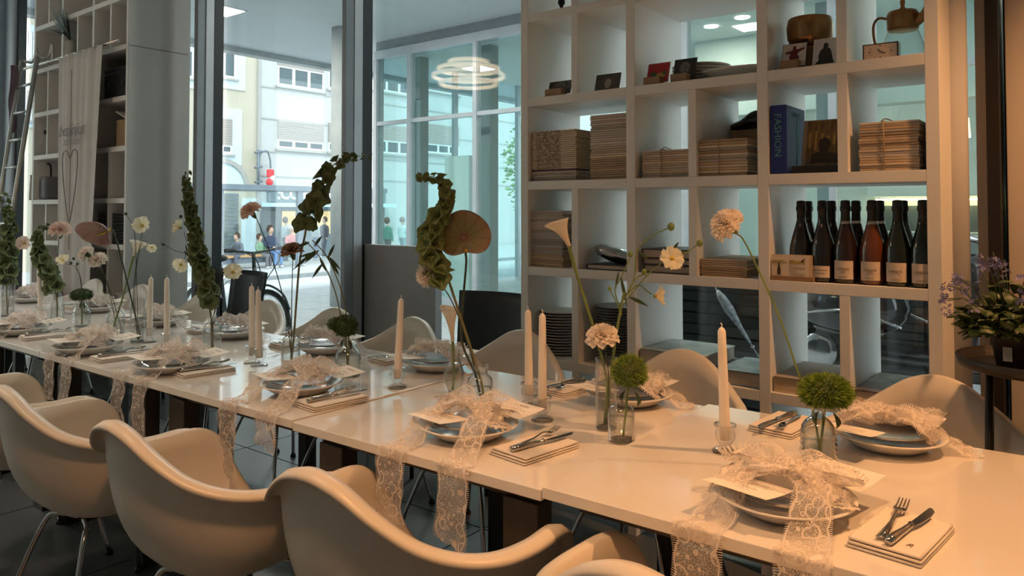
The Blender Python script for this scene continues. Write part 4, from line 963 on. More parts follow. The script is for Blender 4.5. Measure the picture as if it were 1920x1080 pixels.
def bells(key, pts, lab, s0=.5, s1=1.5, npw=4, pitch=.017, dd=0, tail=(), sm=None, kind=0, base=(0, 0), skip=0):
    """flower spike: pts from tip to the lowest whorl, tail = bare stem below"""
    c = FP(*pts[0], key, dd); t = thing('bells_of_ireland', lab, 'flower', c); rr = random.Random(len(lab)*3)
    P = cr([FP(x, y, key, dd) for x, y in pts], 10); Q = [p-c for p in P]+[p-c for p in cr([FP(x, y, key, dd) for x, y in (pts[-1],)+tuple(tail)]+[VP[key]+Vector((base[0], base[1], .014))], 6)[1:]]
    MB().tube(Q, [.0012+.003*min(1, i/len(P)) for i in range(len(Q))], 7).build('stem', sm or stem_o, t)
    L_ = 0; ln = [0]
    for a, b in zip(P[:-1], P[1:]): L_ += (b-a).length; ln.append(L_)
    s = L_*skip; w = 0
    while s < L_:
        i = max(k for k in range(len(ln)) if ln[k] <= s); i = min(i, len(P)-2); f = (s-ln[i])/max(1e-6, ln[i+1]-ln[i]); p = P[i].lerp(P[i+1], f)-c; tg = (P[i]-P[i+1]).normalized()
        sc = s0+(s1-s0)*min(1, s/L_*1.35); k0 = npw if s > .12*L_ else 2
        a0 = w*.9; e1 = tg.orthogonal().normalized(); e2 = tg.cross(e1)
        for k in range(k0):
            a = a0+2*PI*k/k0+rr.uniform(-.25, .25); d = (e1*math.cos(a)+e2*math.sin(a))+tg*rr.uniform(-.1, .7)-Vector((0, 0, .1)); sz = sc*rr.uniform(.75, 1.3)
            o = link('calyx', bell_me[kind], t, p+d.normalized()*.003); o.rotation_euler = Vector(d).to_track_quat('Z', 'Y').to_euler(); o.scale = (sz, sz, sz*rr.uniform(.9, 1.2))
        w += 1; s += pitch*(.75+.62*sc)
spathe_mats = {}
def spathe_mat(name, c0, c1, c2):
    m = mat(name, c0, .35, coat=.3); n, l, b = nodes(m); tc = n.new('ShaderNodeTexCoord'); sp = n.new('ShaderNodeSeparateXYZ'); cr_ = n.new('ShaderNodeValToRGB')
    l.new(tc.outputs['UV'], sp.inputs[0]); l.new(sp.outputs[1], cr_.inputs[0]); e = cr_.color_ramp.elements; e[0].color = (*c0, 1); e[1].color = (*c2, 1); k = cr_.color_ramp.elements.new(.4); k.color = (*c1, 1)
    wv = n.new('ShaderNodeMath'); wv.operation = 'SINE'; ml = n.new('ShaderNodeMath'); ml.operation = 'MULTIPLY'; ml.inputs[1].default_value = 75; l.new(sp.outputs[0], ml.inputs[0]); l.new(ml.outputs[0], wv.inputs[0])
    mr = n.new('ShaderNodeMapRange'); mr.inputs[1].default_value = .6; mr.inputs[2].default_value = 1; mr.inputs[4].default_value = .35; l.new(wv.outputs[0], mr.inputs[0])
    mx = n.new('ShaderNodeMixRGB'); mx.inputs[2].default_value = (*[k*.6 for k in c0], 1); l.new(mr.outputs[0], mx.inputs[0]); l.new(cr_.outputs[0], mx.inputs[1]); l.new(mx.outputs[0], b.inputs['Base Color'])
    return m
def anthurium(key, head, pts, size, nrm, updir, lab, m, dd=0, cup=.25, sr=.0036, sm=None):
    c = FP(*head, key, dd); t = thing('anthurium', lab, 'flower', c); n_ = Vector(nrm).normalized(); up = Vector(updir); up = (up-n_*up.dot(n_)).normalized(); sx = up.cross(n_)
    def f(u, v):
        a = 2*PI*u; s = math.sin(a-PI/2+PI); 
        th = a; k = 1-.34*max(0, math.cos(th))**6*1.0+.10*max(0, -math.cos(th))**8
        x = math.sin(th)*.5*k; y = -math.cos(th)*.46*k
        r_ = v; return (sx*x*r_+up*(y*r_))*size+n_*size*cup*(r_*r_*.5-.02*math.sin(6*th)*r_**3)
    MB().grid(f, 48, 10, closeu=True).build('spathe', m, t, solid=.0015)
    o = -up*size*.28
    MB().tube([o+n_*.002, o+n_*.03+up*.02, o+n_*.05+up*.045], [.006, .0055, .003], 10).build('spadix', yel, t)
    P = [FP(x, y, key, dd*(1-i/len(pts)))-c for i, (x, y) in enumerate(pts)]; P = [o-n_*.001]+P+[VP[key]+Vector((.006, .004, .014))-c]
    MB().tube(cr(P, 6), sr, 8).build('stem', sm or stem_d, t)
def calla(key, tip, base, pts, w, lab, dd=0, open_=1.0, sr=.0042, side=None, lip=.025):
    """spathe from the pixel of its foot to the pixel of its tip"""
    b = FP(*base, key, dd); e = FP(*tip, key, dd); t = thing('calla_lily', lab, 'flower', b); ax = e-b; H = ax.length; ax.normalize()
    sd = Vector(side) if side else Vector((0, 0, 1)); sd = (sd-ax*sd.dot(ax)).normalized(); bn = ax.cross(sd)
    def f(u, v):
        a = 2*PI*(u*1.06); cs = math.cos(a); rr_ = .0055+w*(v**1.7)*(.75+.25*open_); hh = H*v*(.86+.14*(.5+.5*cs)**1.5)-.25*lip*max(0, cs)**5*v**7
        rad = rr_*(1+.05*u)*(1+.25*v**4*open_)+lip*max(0, cs)**5*v**5; tipf = max(0, cs)**14*v**6
        return ax*hh+sd*(math.cos(a)*rad*(1-.7*tipf))+bn*(math.sin(a)*rad*(1-.55*tipf))
    MB().grid(f, 36, 12).build('spathe', calla_m, t, solid=.0012)
    MB().tube([ax*H*.08, ax*H*.3, ax*H*.5], [.004, .005, .003], 8).build('spadix', yel, t)
    P = [FP(x, y, key, dd*(1-i/len(pts)))-b for i, (x, y) in enumerate(pts)]; P = [ax*.012]+P+[VP[key]+Vector((-.006, 0, .014))-b]
    MB().tube(cr(P, 6), [sr*1.25]*6+[sr]*(len(cr(P, 6))-6), 9).build('stem', stem_g, t)
def cup_flower(t, org, p, face, r, m=None, n=6, seed=1, closed=.35):
    M_ = toward(face); rr = random.Random(seed)
    for k in range(n):
        a0 = 2*PI*k/n+rr.uniform(-.15, .15); cl = closed*rr.uniform(.7, 1.4); w = rr.uniform(.85, 1.1); ph = rr.uniform(0, 6)
        def f(u, v):
            x = (u-.5)*r*.92*w*math.sin(min(1, v*1.15+.05)*PI*.62); y = v*r; z = r*cl*math.sin(v*1.7)*.9+r*.10*math.sin(u*9+ph)*v*v-r*.25*(u-.5)**2; y *= math.cos(cl*v)
            return p-org+M_@(Matrix.Rotation(a0, 3, 'Z')@Vector((x, y, z+.0012*(k % 2))))
        MB().grid(f, 7, 7).build('petal', m or cye, t)
    MB().ball(p-org+M_@Vector((0, 0, r*.12)), r*.2, 10, 0, (1, 1, .8)).build('flower_centre', yel, t)
    MB().ball(p-org+M_@Vector((0, 0, -r*.06)), r*.16, 8).build('calyx', stem_g, t)
def bud(t, p, r=.007, m=None): MB().ball(p, r, 10, 0, (1, 1, 1.15)).build('bud', m or stem_g, t)
def blade(t, a, b, w, m=None, sag=.01, org=None):
    a = a-org; b = b-org; d = (b-a); s = d.cross(Vector((_F[0], _F[1], 0))).normalized()
    MB().grid(lambda u, v: a+d*v+s*(u-.5)*w*math.sin(PI*min(1, v*.9+.1))+Vector((0, 0, -sag*v*v+.003*abs(u-.5))), 3, 8).build('leaf', m or leaf_d, t)
CAMD = Vector((-_F[0], -_F[1], 0))    # horizontal direction from the table towards the viewer
# ---- right end
carnation('v1', (1354, 414), (26, 22, .01), [(1381, 438), (1397, 455), (1440, 545), (1467, 610), (1497, 700), (1524, 768)], .037, cw, 'white carnation on a long bare stem leaning left before the bottles', sm=stem_g, sr=.0026, dd=.03)
dianthus('v1', (1548, 735), .068, .70, 'wide bright green dianthus head in the ribbed bottle', n=2300)
# ---- second group
dianthus('v2', (1180, 698), .055, .95, 'round bright green dianthus head in the small clear bottle', base=(.006, 0))
calla('v2c', (1043, 410), (1068, 462), [(1080, 510), (1110, 605), (1128, 670), (1138, 720)], .021, 'white calla lily leaning left from the tall glass cylinder', dd=.02, side=(-.78, -.6, .12), lip=.036)
carnation('v2c', (1128, 622), (4, 30, .01), [(1134, 655), (1140, 690), (1142, 730)], .040, cw, 'full white carnation at the mouth of the tall glass cylinder', sm=stem_d, dd=-.03)
o = FP(1165, 585, 'v2c'); t = thing('flower_spray', 'branching spray of cream blossoms and buds in the tall glass cylinder', 'flower', o)
K = 'v2c'
stem(t, [(1170, 548), (1162, 590), (1152, 650), (1142, 740)], K, .0045, stem_g, org=o)
def twig(pts, r=.0018): P = [FP(x, y, K)-o for x, y in pts]; MB().tube(cr(P, 6), r, 6).build('twig', stem_g, t); return P
twig([(1165, 570), (1188, 525), (1195, 470), (1222, 443), (1257, 426)]); bud(t, FP(1258, 425, K)-o, .011)
twig([(1165, 575), (1185, 550), (1215, 515), (1245, 490)]); twig([(1168, 560), (1195, 535), (1212, 545), (1222, 552)])
twig([(1270, 482), (1290, 472), (1310, 457)]); bud(t, FP(1312, 456, K)-o, .0095); bud(t, FP(1182, 477, K)-o, .008); twig([(1166, 590), (1153, 545), (1162, 525), (1180, 485)]); bud(t, FP(1208, 510, K)-o, .0085); twig([(1170, 560), (1190, 525), (1206, 514)])
twig([(1165, 592), (1156, 568), (1145, 545)]); bud(t, FP(1143, 541, K)-o, .006)
cup_flower(t, o, FP(1259, 485, K, -.01), CAMD*1.0+Vector((.25, .1, .45)), .036, seed=3, closed=.25)
cup_flower(t, o, FP(1229, 555, K, -.01), Vector((_R[0], _R[1], 0))*.9+CAMD*.3+Vector((0, 0, .15)), .034, seed=5, closed=.7)
for a, b, w_ in (((1164, 520), (1176, 575), .010), ((1180, 558), (1216, 573), .011), ((1195, 470), (1220, 490), .008), ((1262, 470), (1273, 452), .008), ((1160, 510), (1153, 545), .007)): blade(t, FP(*a, K), FP(*b, K), w_, sag=.004, org=o)
# ---- third group
am = spathe_mat('anthurium_green_pink', (.22, .07, .07), (.22, .23, .10), (.33, .22, .145))
anthurium('v3', (870, 446), [(874, 495), (868, 570), (866, 640), (890, 700)], .175, (-CAMD.x, -CAMD.y, .15), (-.12, 0, 1), 'large greenish pink anthurium seen from behind in the middle', am, dd=.02)
bells('v3', [(789, 332), (805, 330), (828, 338), (838, 358), (833, 392), (815, 430), (808, 468), (818, 505), (842, 528)], 'arching bells of ireland stem left of the large anthurium', .45, 1.5, 4, .021, tail=((862, 590), (885, 660), (905, 730)), sm=stem_o)
carnation('v3', (793, 512), (20, 4, .015), [(812, 518), (840, 552), (866, 610), (890, 690)], .037, cw, 'white carnation facing left below the arching bells of ireland', sm=stem_d)
calla('v3t', (842, 570), (849, 640), [(850, 665), (851, 700)], .020, 'small white calla lily in the fluted teardrop vase', side=(-.78, -.6, .2), lip=.022)
# ---- fourth group
dianthus('v4', (648, 612), .053, .95, 'dark green dianthus head in the round-shouldered bottle', spike_d, extra=((-22, -4, .55),))
o = FP(640, 560, 'v4'); t = thing('leafy_stem', 'two drooping leafy stems arching left from the round-shouldered bottle', 'flower', o); K = 'v4'
for pts in ([(572, 452), (592, 472), (612, 505), (632, 560), (646, 640)], [(585, 450), (612, 480), (635, 530), (648, 580), (654, 640)]):
    stem(t, pts, K, .0026, stem_o, org=o, base=(.01*pts[0][0] % .02-.01, 0))
for a, b in (((592, 470), (548, 505)), ((595, 475), (560, 480)), ((600, 485), (612, 508)), ((612, 480), (640, 505)), ((615, 485), (628, 455)), ((590, 462), (604, 440)), ((580, 455), (556, 462)), ((605, 495), (585, 520)), ((620, 490), (636, 515)), ((598, 470), (570, 492))): blade(t, FP(*a, K), FP(*b, K), .012, leaf_d, .006, o)
bells('v4b', [(692, 294), (665, 293), (640, 300), (618, 316), (606, 335), (598, 352), (588, 382), (577, 412), (572, 440)], 'tall bells of ireland arching to the right before the street window',   .35, 1.7, 3, .030, tail=((562, 490), (556, 560), (551, 630)), kind=1)
carnation('v4b', (466, 390), (10, 14, .01), [(478, 402), (505, 470), (530, 555), (543, 640)], .036, cpk, 'pink carnation on a long dark stem before the street window', sm=stem_d, base=(.01, .0))
carnation('v4b', (546, 464), (4, 18, .0), [(549, 488), (547, 560), (546, 640)], .037, cbr, 'dusky brown carnation standing between the pink one and the bells', sm=stem_d, base=(-.01, .005))
# ---- fifth group
bells('v5', [(352, 325), (350, 345), (352, 372), (358, 400), (366, 440), (376, 490), (388, 540), (392, 570)], 'tall bells of ireland standing before the grey window pillar', .55, 1.5, 4, .023, tail=((396, 600),), kind=1)
def spray(key, lab, flowers, buds, pts_list, name='flower_spray', m=None, r=.0016):
    p0 = pts_list[0][0]; o = FP(*p0, key); t = thing(name, lab, 'flower', o)
    for k, pts in enumerate(pts_list): stem(t, pts, key, r, stem_d, org=o, base=(.008*((k % 3)-1), .004))
    for k, (x, y, f, rad, cl) in enumerate(flowers): cup_flower(t, o, FP(x, y, key), f, rad, m, seed=k+len(lab), closed=cl)
    for x, y in buds: bud(t, FP(x, y, key)-o, .0075, stem_d)
    return t, o
LEFT = Vector((-_R[0], -_R[1], 0))
t, o = spray('v5', 'cream blossoms on wiry stems left of the grey pillar', [(338, 427, LEFT+Vector((0, 0, .5)), .037, .7), (340, 495, CAMD+Vector((0, 0, -.3)), .037, .4)], [(306, 458), (339, 406)],
      [[(345, 435), (352, 460), (370, 520), (395, 590)], [(345, 490), (352, 475), (372, 520), (396, 590)], [(307, 458), (328, 470), (352, 480), (375, 530), (396, 592)]])
for a, b in (((352, 478), (348, 458)), ((352, 480), (345, 470)), ((354, 482), (364, 466))): blade(t, FP(*a, 'v5'), FP(*b, 'v5'), .008, leaf_d, .0, o)
t, o = spray('v5', 'single open cream blossom right of the tall bells of ireland', [(437, 511, CAMD*.8+Vector((.2, 0, .6)), .042, .3)], [(423, 505)], [[(430, 515), (412, 535), (403, 580), (398, 600)], [(445, 522), (420, 535), (402, 590)]])
# ---- sixth group
am2 = spathe_mat('anthurium_rose', (.26, .20, .14), (.40, .22, .19), (.42, .25, .22))
anthurium('v6c', (187, 425), [(216, 442), (235, 515), (252, 585), (262, 625)], .185, (CAMD.x*.35+.15, CAMD.y*.35-.25, -.75), (LEFT.x, LEFT.y, .42), 'rose anthurium held sideways before the banner', am2, cup=.5)
carnation('v6', (157, 474), (16, 8, .0), [(168, 482), (195, 515), (210, 570), (218, 615)], .037, cw, 'white carnation leaning left above the textured bottle', sm=stem_d, sr=.002)
carnation('v6', (181, 483), (6, 12, .02), [(188, 495), (205, 540), (220, 590), (228, 620)], .040, cw, 'white carnation just right of its leaning neighbour at left', sm=stem_d, sr=.002)
calla('v6', (262, 452), (250, 480), [(240, 520), (228, 565), (214, 610)], .03, 'white calla lily with a thick green stem crossing the anthurium stem', side=(.78, .6, .2), lip=.02)
spray('v6c', 'cream blossoms on thin stems above the calla at left', [(268, 424, CAMD*.7+Vector((0, 0, .3)), .047, .6), (285, 463, CAMD*.5+Vector((.3, 0, -.3)), .026, .5)], [(236, 401)], [[(267, 435), (255, 500), (250, 560), (256, 600)], [(237, 402), (252, 435), (256, 520), (258, 600)], [(283, 463), (266, 455), (254, 520), (254, 600)]])
dianthus('v7', (153, 553), .062, .62, 'dark green dianthus head in the textured bottle', spike_d, n=1100)
spray('v7', 'pale yellow blossom and dark buds over the textured bottle', [(119, 490, CAMD*.5+Vector((0, 0, .6)), .042, .5)], [(133, 493), (145, 495), (138, 485)], [[(125, 495), (140, 500), (150, 520), (153, 560)], [(142, 497), (152, 525), (154, 560)]])
bells('v8', [(86, 424), (74, 432), (70, 452), (74, 475), (84, 500), (93, 520), (104, 548)], 'bells of ireland leaning right next to the far candle', .7, 1.7, 4, .027, tail=((107, 565),), kind=1)
carnation('v8', (113, 425), (0, 14, .01), [(111, 440), (108, 490), (107, 555)], .052, cpk, 'pale pink carnation upright before the banner', sm=stem_d)
bells('v9', [(6, 368), (12, 385), (18, 410), (18, 440), (14, 470), (13, 500), (12, 530)], 'bells of ireland cut by the left edge beside the ladder', .8, 1.8, 4, .03, tail=((13, 560),), kind=1)
spray('v9', 'pale round blossom hanging beside the ladder foot', [(47, 456, CAMD+Vector((0, 0, .1)), .05, .6)], [], [[(42, 460), (28, 490), (18, 550)]], m=cpk)
# ------------------------------------------------------------------ things on the white shelf
def SX(px, y=300, dy=0): return ony(px, y, SY+dy).x
paper = [noisemat('paper_cream', (.62, .50, .36), (.55, .44, .31), 20, .8, rand=.32), noisemat('paper_pale', (.60, .51, .42), (.54, .46, .38), 20, .8, rand=.32), noisemat('paper_grey', (.50, .44, .38), (.44, .39, .34), 20, .8, rand=.32), noisemat('paper_tan', (.50, .36, .22), (.44, .31, .19), 20, .8, rand=.32)]
plum = mat('plum_cover', (.12, .04, .07), .6); redspine = mat('red_dot', (.55, .08, .05), .6)
twine = mat('twine', (.36, .26, .16), .9)
def spine_print():
    m = mat('spine_print', (.62, .50, .36), .8); n, l, b = nodes(m); tc = n.new('ShaderNodeTexCoord'); mp = n.new('ShaderNodeMapping'); mp.inputs['Scale'].default_value = (1, .01, .35); nz = n.new('ShaderNodeTexNoise'); nz.inputs['Scale'].default_value = 260; nz.inputs['Detail'].default_value = 1
    oi = n.new('ShaderNodeObjectInfo'); om = n.new('ShaderNodeMath'); om.operation = 'MULTIPLY'; om.inputs[1].default_value = 37; l.new(oi.outputs['Random'], om.inputs[0]); l.new(om.outputs[0], mp.inputs['Location'])
    l.new(tc.outputs['Object'], mp.inputs[0]); l.new(mp.outputs[0], nz.inputs['Vector']); sp = n.new('ShaderNodeSeparateXYZ'); l.new(tc.outputs['Object'], sp.inputs[0])
    gt = n.new('ShaderNodeMath'); gt.operation = 'GREATER_THAN'; gt.inputs[1].default_value = .5; l.new(nz.outputs[0], gt.inputs[0])
    lt = n.new('ShaderNodeMath'); lt.operation = 'LESS_THAN'; lt.inputs[1].default_value = .04; l.new(sp.outputs[0], lt.inputs[0])
    g2 = n.new('ShaderNodeMath'); g2.operation = 'GREATER_THAN'; g2.inputs[1].default_value = -.10; l.new(sp.outputs[0], g2.inputs[0])
    a = n.new('ShaderNodeMath'); a.operation = 'MULTIPLY'; l.new(gt.outputs[0], a.inputs[0]); l.new(lt.outputs[0], a.inputs[1]); c = n.new('ShaderNodeMath'); c.operation = 'MULTIPLY'; l.new(a.outputs[0], c.inputs[0]); l.new(g2.outputs[0], c.inputs[1])
    mx = n.new('ShaderNodeMixRGB'); mx.inputs[1].default_value = (.60, .49, .35, 1); mx.inputs[2].default_value = (.22, .16, .12, 1); l.new(c.outputs[0], mx.inputs[0]); l.new(mx.outputs[0], b.inputs['Base Color'])
    return m
spm = spine_print()
def stack(x0, x1, z, z1, n, lab, mats, dy=.02, dep=.27, jit=.004, special=None, cat='magazine', name='magazine'):
    """loose pile of magazines, each one an object"""
    h = (z1-z)/n; w_ = x1-x0; me = {}
    for k in range(n):
        m = mats[min(len(mats)-1, int(k/n*len(mats)))] if not callable(mats) else mats(k)
        if special and k in special: m = special[k]
        if m.name not in me: me[m.name] = MB().bx(-w_/2, w_/2, 0, dep, .0007, h-.0009).mesh(name, m)
        o = link(name, me[m.name], None, ((x0+x1)/2+rnd.uniform(-jit, jit), SY+dy+rnd.uniform(0, jit*1.5), z+k*h))
        tag(o, ('topmost ' if k == n-1 else 'bottom ' if k == 0 else 'plum-covered ' if special and k in special else '')+lab, cat, lab)
def bundle(x0, x1, z, z1, n, lab, mats, dy=.02, dep=.27, tx=.45, ties=1):
    t = thing('magazine_bundle', lab, 'magazines', ((x0+x1)/2, SY+dy, z)); h = (z1-z)/n; w_ = x1-x0
    for k in range(n):
        m = MB(); j = rnd.uniform(-.003, .003); w2 = w_*rnd.uniform(.985, 1.0)
        m.bx(-w2/2+j, w2/2+j, rnd.uniform(0, .004), dep, k*h+.0006, (k+1)*h-.0006); m.build('magazine', mats[rnd.randrange(len(mats))], t, bevel=.0012)
    H = z1-z; xx = -w_/2+w_*tx
    MB().tube([(xx, -.003, 0), (xx+.003, -.0045, H*.5), (xx, -.003, H+.002), (xx, dep*.5, H+.003), (xx, dep, H+.002), (xx, dep+.003, 0)], .0022, 6).build('twine', twine, t)
    MB().tube(cr([(xx-.02, .05, H+.004), (xx, .03, H+.012), (xx+.02, .05, H+.004)], 4), .002, 5).build('twine_knot', twine, t)
# row with magazines (between boards 3 and 4)
z = top(3)
stack(SX(992, 330), SX(1075, 330), z, ony(1040, 244, SY+.02).z, 26, 'thin cream magazine with printed spine in the left pile on the shelf', lambda k: spm if k > 5 else paper[1], special={5: plum})
stack(SX(1102, 320), SX(1172, 320)+.01, z, ony(1140, 213, SY+.02).z, 30, 'thin unmarked magazine in the taller pile beside the printed spines', [paper[3], paper[3], paper[0], paper[1], paper[2], paper[1]])
bundle(SX(1199, 320), SX(1288, 320), z, ony(1243, 280, SY).z, 12, 'short tied bundle of cream magazines in the middle shelf cell', paper[:2]+paper[3:], tx=.42)
bundle(SX(1306, 320), SX(1398, 320), z, ony(1360, 259, SY).z, 13, 'tied bundle of tan magazines below the dark shoe', paper, tx=.42, dep=.30)
bundle(SX(1608, 320), SX(1722, 320), z, ony(1660, 226, SY).z, 18, 'thick tied bundle of cream magazines at the right end of the shelf', paper[:2]+[paper[3]], tx=.42)
bx_ = tag(MB().bx(SX(1345, 300, .18), SX(1422, 300, .18), SY+.325, SY+.44, z, ony(1380, 243, SY+.3).z).build('cardboard_box', paper[3], bevel=.002), 'tan cardboard box standing behind the tied tan magazines', 'box')
shoe = thing('dark_shoe', 'shiny black high-heeled shoe on top of the tan cardboard box', 'shoe', (SX(1395, 240, .34), SY+.38, ony(1380, 243, SY+.3).z))
shm = mat('black_patent', (.01, .01, .011), .12, coat=.6)
MB().grid(lambda u, v: Vector(((v-.5)*.16, .032*math.cos(2*PI*u)*(.7+.5*math.sin(v*3)), .004+(.022+.045*max(0, v-.35))*(1+math.sin(2*PI*u))*(.55+.6*math.sin(v*2.9)))), 16, 14, closeu=True).build('upper', shm, shoe)
MB().tube([(.07, 0, .06), (.072, 0, .0)], [.012, .004], 8).build('heel', shm, shoe)
MB().grid(lambda u, v: Vector(((v-.5)*.16, (u-.5)*.05, .002+.05*max(0, v-.45)**1.2)), 4, 12).build('sole', shm, shoe, solid=.003)
# blue book with lettering on its spine
bxl = SX(1442, 300); bzt = ony(1450, 198, SY+.02).z
bkm = noisemat('blue_cover', (.010, .022, .17), (.016, .036, .22), 6, .45); teal = mat('teal_print', (.10, .30, .28), .6); tealfig = mat('figure_print', (.07, .22, .24), .6)
t = thing('fashion_book', 'thick dark blue book with pale FASHION lettering on its spine', 'book', (bxl, SY+.012, z)); H = bzt-z
MB().bx(.001, .062, 0, .22, 0, H).build('cover', bkm, t, bevel=.003)
text('spine_lettering', 'FASHION', .036, teal, t, (.029, -.0012, H*.56), (PI/2, PI/2, 0), .0003, sx=1.1)
text('cover_lettering', 'FASHION', .026, teal, t, (.0632, .11, H*.88), (PI/2, 0, PI/2), .0003)
fg = MB(); pts = [(.0, .0), (.012, .02), (.012, .10), (.022, .16), (.014, .19), (.02, .22), (.008, .235), (.0, .24), (-.008, .21), (-.016, .185), (-.012, .15), (-.008, .08), (-.006, .0)]
fg.prism([(y*.9, x_*H/.30) for y, x_ in pts], 0, .0006, 0, Matrix(((0, 0, 1), (1, 0, 0), (0, 1, 0))), (.0622, .125, .012)); fg.build('cover_figure', tealfig, t)
# art print leaning on a dark stand (a plain art-deco style stand-in)
artm = noisemat('art_print', (.30, .17, .05), (.10, .06, .025), 24, .5, stretch=(3, 1, .5))
ax0, ax1 = SX(1503, 300, .08), SX(1570, 300, .06)
t = thing('art_print', 'dark golden art print in a frame leaning on a black stand', 'picture', ((ax0+ax1)/2+.012, SY+.07, z)); w_ = ax1-ax0+.02
MB().bx(-w_/2-.02, w_/2-.005, -.05, .09, 0, .028).build('stand', darkp, t)
Mt = Matrix.Rotation(-.26, 3, 'X'); ha = ony(1540, 222, SY+.09).z-z-.028
MB().box(Mt@Vector((0, .0, ha/2))+Vector((0, .0, .028)), (w_, .012, ha*1.02), M=Mt).build('frame', paper[0], t)
MB().box(Mt@Vector((.006, -.0068, ha/2))+Vector((0, .0, .028)), (w_-.018, .001, ha*.97), M=Mt).build('print', artm, t)
goldp = mat('gold_print', (.50, .30, .07), .5); brn = mat('brown_print', (.05, .03, .015), .6)
pr = MB()
for k in range(6): pr.box(Mt@Vector((-.05+k*.022, -.008, ha*.55))+Vector((.0, 0, .028)), (.008, .0008, ha*(.30+.12*math.sin(k*1.3+.3))), M=Mt)
pr.build('print_rays', goldp, t)
pr = MB(); pr.prism([(-.05, 0), (.055, 0), (.05, .03), (.02, .04), (.012, .045), (.02, .07), (.015, .09), (-.003, .1), (-.02, .09), (-.024, .07), (-.016, .045), (-.03, .04), (-.045, .03)], 0, .001, 0, Mt@Matrix.Rotation(PI/2, 3, 'X'), Mt@Vector((.006, -.008, .01))+Vector((0, 0, .028))); pr.build('print_bust', brn, t)
# ---- row above: photos, plates, bowl, clock, pitcher
z = top(4)
woodb = noisemat('wood_block', (.34, .20, .11), (.28, .16, .08), 20, .6, stretch=(1, 6, 6))
def photo(px, y_top, wpx, lab, cols, dy=.05, block=True, lean=.28, seed=0, border=None, sc=18, shapes=()):
    c = SX(px, 150, dy); h = (ony(px, y_top, SY+dy).z-z); w_ = SX(px+wpx/2, 150, dy)-SX(px-wpx/2, 150, dy)
    t = thing('photo_card', lab, 'photo', (c, SY+dy, z)); M_ = Matrix.Rotation(-lean, 3, 'X'); b0 = .012 if block else 0
    hh = (h-b0)/math.cos(lean)
    MB().box(M_@Vector((0, 0, hh/2))+Vector((0, .004, b0)), (w_, .003, hh), M=M_).build('card', mat('photo_border', (.75, .72, .66), .5) if border is None else border, t)
    bd = .006 if border is None else .0035
    MB().box(M_@Vector((0, -.0018, hh/2))+Vector((0, .004, b0)), (w_-bd, .0006, hh-bd), M=M_).build('image', noisemat('photo_%d' % seed, cols[0], cols[1], sc, .35, stretch=(1, 1, 1.2)), t)
    for pts_, cm in shapes:
        MB().prism([(x_*w_, y_*hh) for x_, y_ in pts_], 0, .0005, 0, M_@Matrix.Rotation(PI/2, 3, 'X'), M_@Vector((0, -.0022, 0))+Vector((0, .004, b0))).build('image_figure', cm, t)
    if block: MB().bx(-w_*.42, w_*.30, -.035, .012, 0, .034).build('holder_block', woodb, t, bevel=.0015)
blkb = mat('photo_black', (.015, .015, .015), .4)
dred = mat('dark_red_print', (.16, .012, .015), .5); blk_p = mat('black_print', (.02, .016, .016), .5); yelp = mat('yellow_print', (.55, .36, .05), .5); grp = mat('green_print', (.04, .12, .04), .5); palep = mat('pale_print', (.40, .32, .26), .5)
blob = lambda cx, cy, rx, ry, n=10: [(cx+rx*math.cos(2*PI*k/n), cy+ry*math.sin(2*PI*k/n)) for k in range(n)]
SIL = [(-.18, .30), (.16, .28), (.22, .40), (.12, .52), (.20, .62), (.38, .70), (.42, .80), (.20, .74), (.08, .72), (.04, .88), (-.06, .88), (-.08, .70), (-.34, .66), (-.38, .58), (-.14, .56), (-.20, .42)]
SIT = [(-.40, .10), (.42, .10), (.34, .22), (.26, .50), (.20, .62), (.10, .66), (.12, .78), (.02, .86), (-.08, .80), (-.08, .66), (-.20, .58), (-.26, .40), (-.24, .24)]
photo(1047, 151, 42, 'small dark group photo in a wooden block on the left shelf', ((.012, .012, .014), (.16, .15, .15)), seed=1, border=blkb, sc=45)
photo(1136, 137, 46, 'brown portrait photo standing in the second shelf cell', ((.05, .04, .03), (.13, .10, .08)), seed=2, block=False, border=blkb, sc=14, shapes=((blob(.02, .45, .13, .28), palep),))
photo(1231, 116, 42, 'red and yellow postcard in a wooden block', ((.55, .03, .04), (.46, .03, .04)), seed=3, shapes=((blob(-.2, .42, .16, .13), grp), (blob(.12, .36, .2, .12), yelp), (blob(.28, .46, .1, .1), grp)))
photo(1281, 108, 42, 'black postcard with a pale figure in a wooden block', ((.012, .012, .013), (.04, .04, .04)), seed=4, border=blkb, shapes=((blob(.0, .58, .26, .26, 12), noisemat('pale_figure', (.05, .05, .05), (.22, .21, .2), 60, .5)),))
photo(1487, 79, 46, 'white card with a dark red silhouette in a wooden block', ((.70, .64, .60), (.62, .56, .54)), seed=5, border=blkb, sc=22, shapes=((SIL, dred),))
photo(1545, 69, 46, 'white card with a black silhouette leaning against the copper bowl', ((.68, .63, .58), (.58, .52, .5)), seed=6, block=False, sc=18, shapes=((SIT, blk_p),))
pm = mat('stoneware', (.74, .68, .60), .35)
def pile(name, c, r, n, h, lab, m, sq=1, grp=None, zz=0):
    me = MB().lathe([(.001, .002), (r*.55, .002), (r*.58, 0), (r*.62, .002), (r*.9, h*.75), (r, h*1.05), (r*.995, h*1.15), (r*.88, h*.95), (r*.6, .006), (.001, .006)], 36).mesh(name, m)
    for k in range(n): tag(link(name, me, None, (c[0]+rnd.uniform(-.002, .002), c[1]+rnd.uniform(-.002, .002), c[2]+k*h)), lab, 'plate', lab)
pile('stacked_plate', (SX(1312, 130, .2), SY+.215, z), .125, 6, .0145, 'cream plate in the pile behind the red postcard', pm)
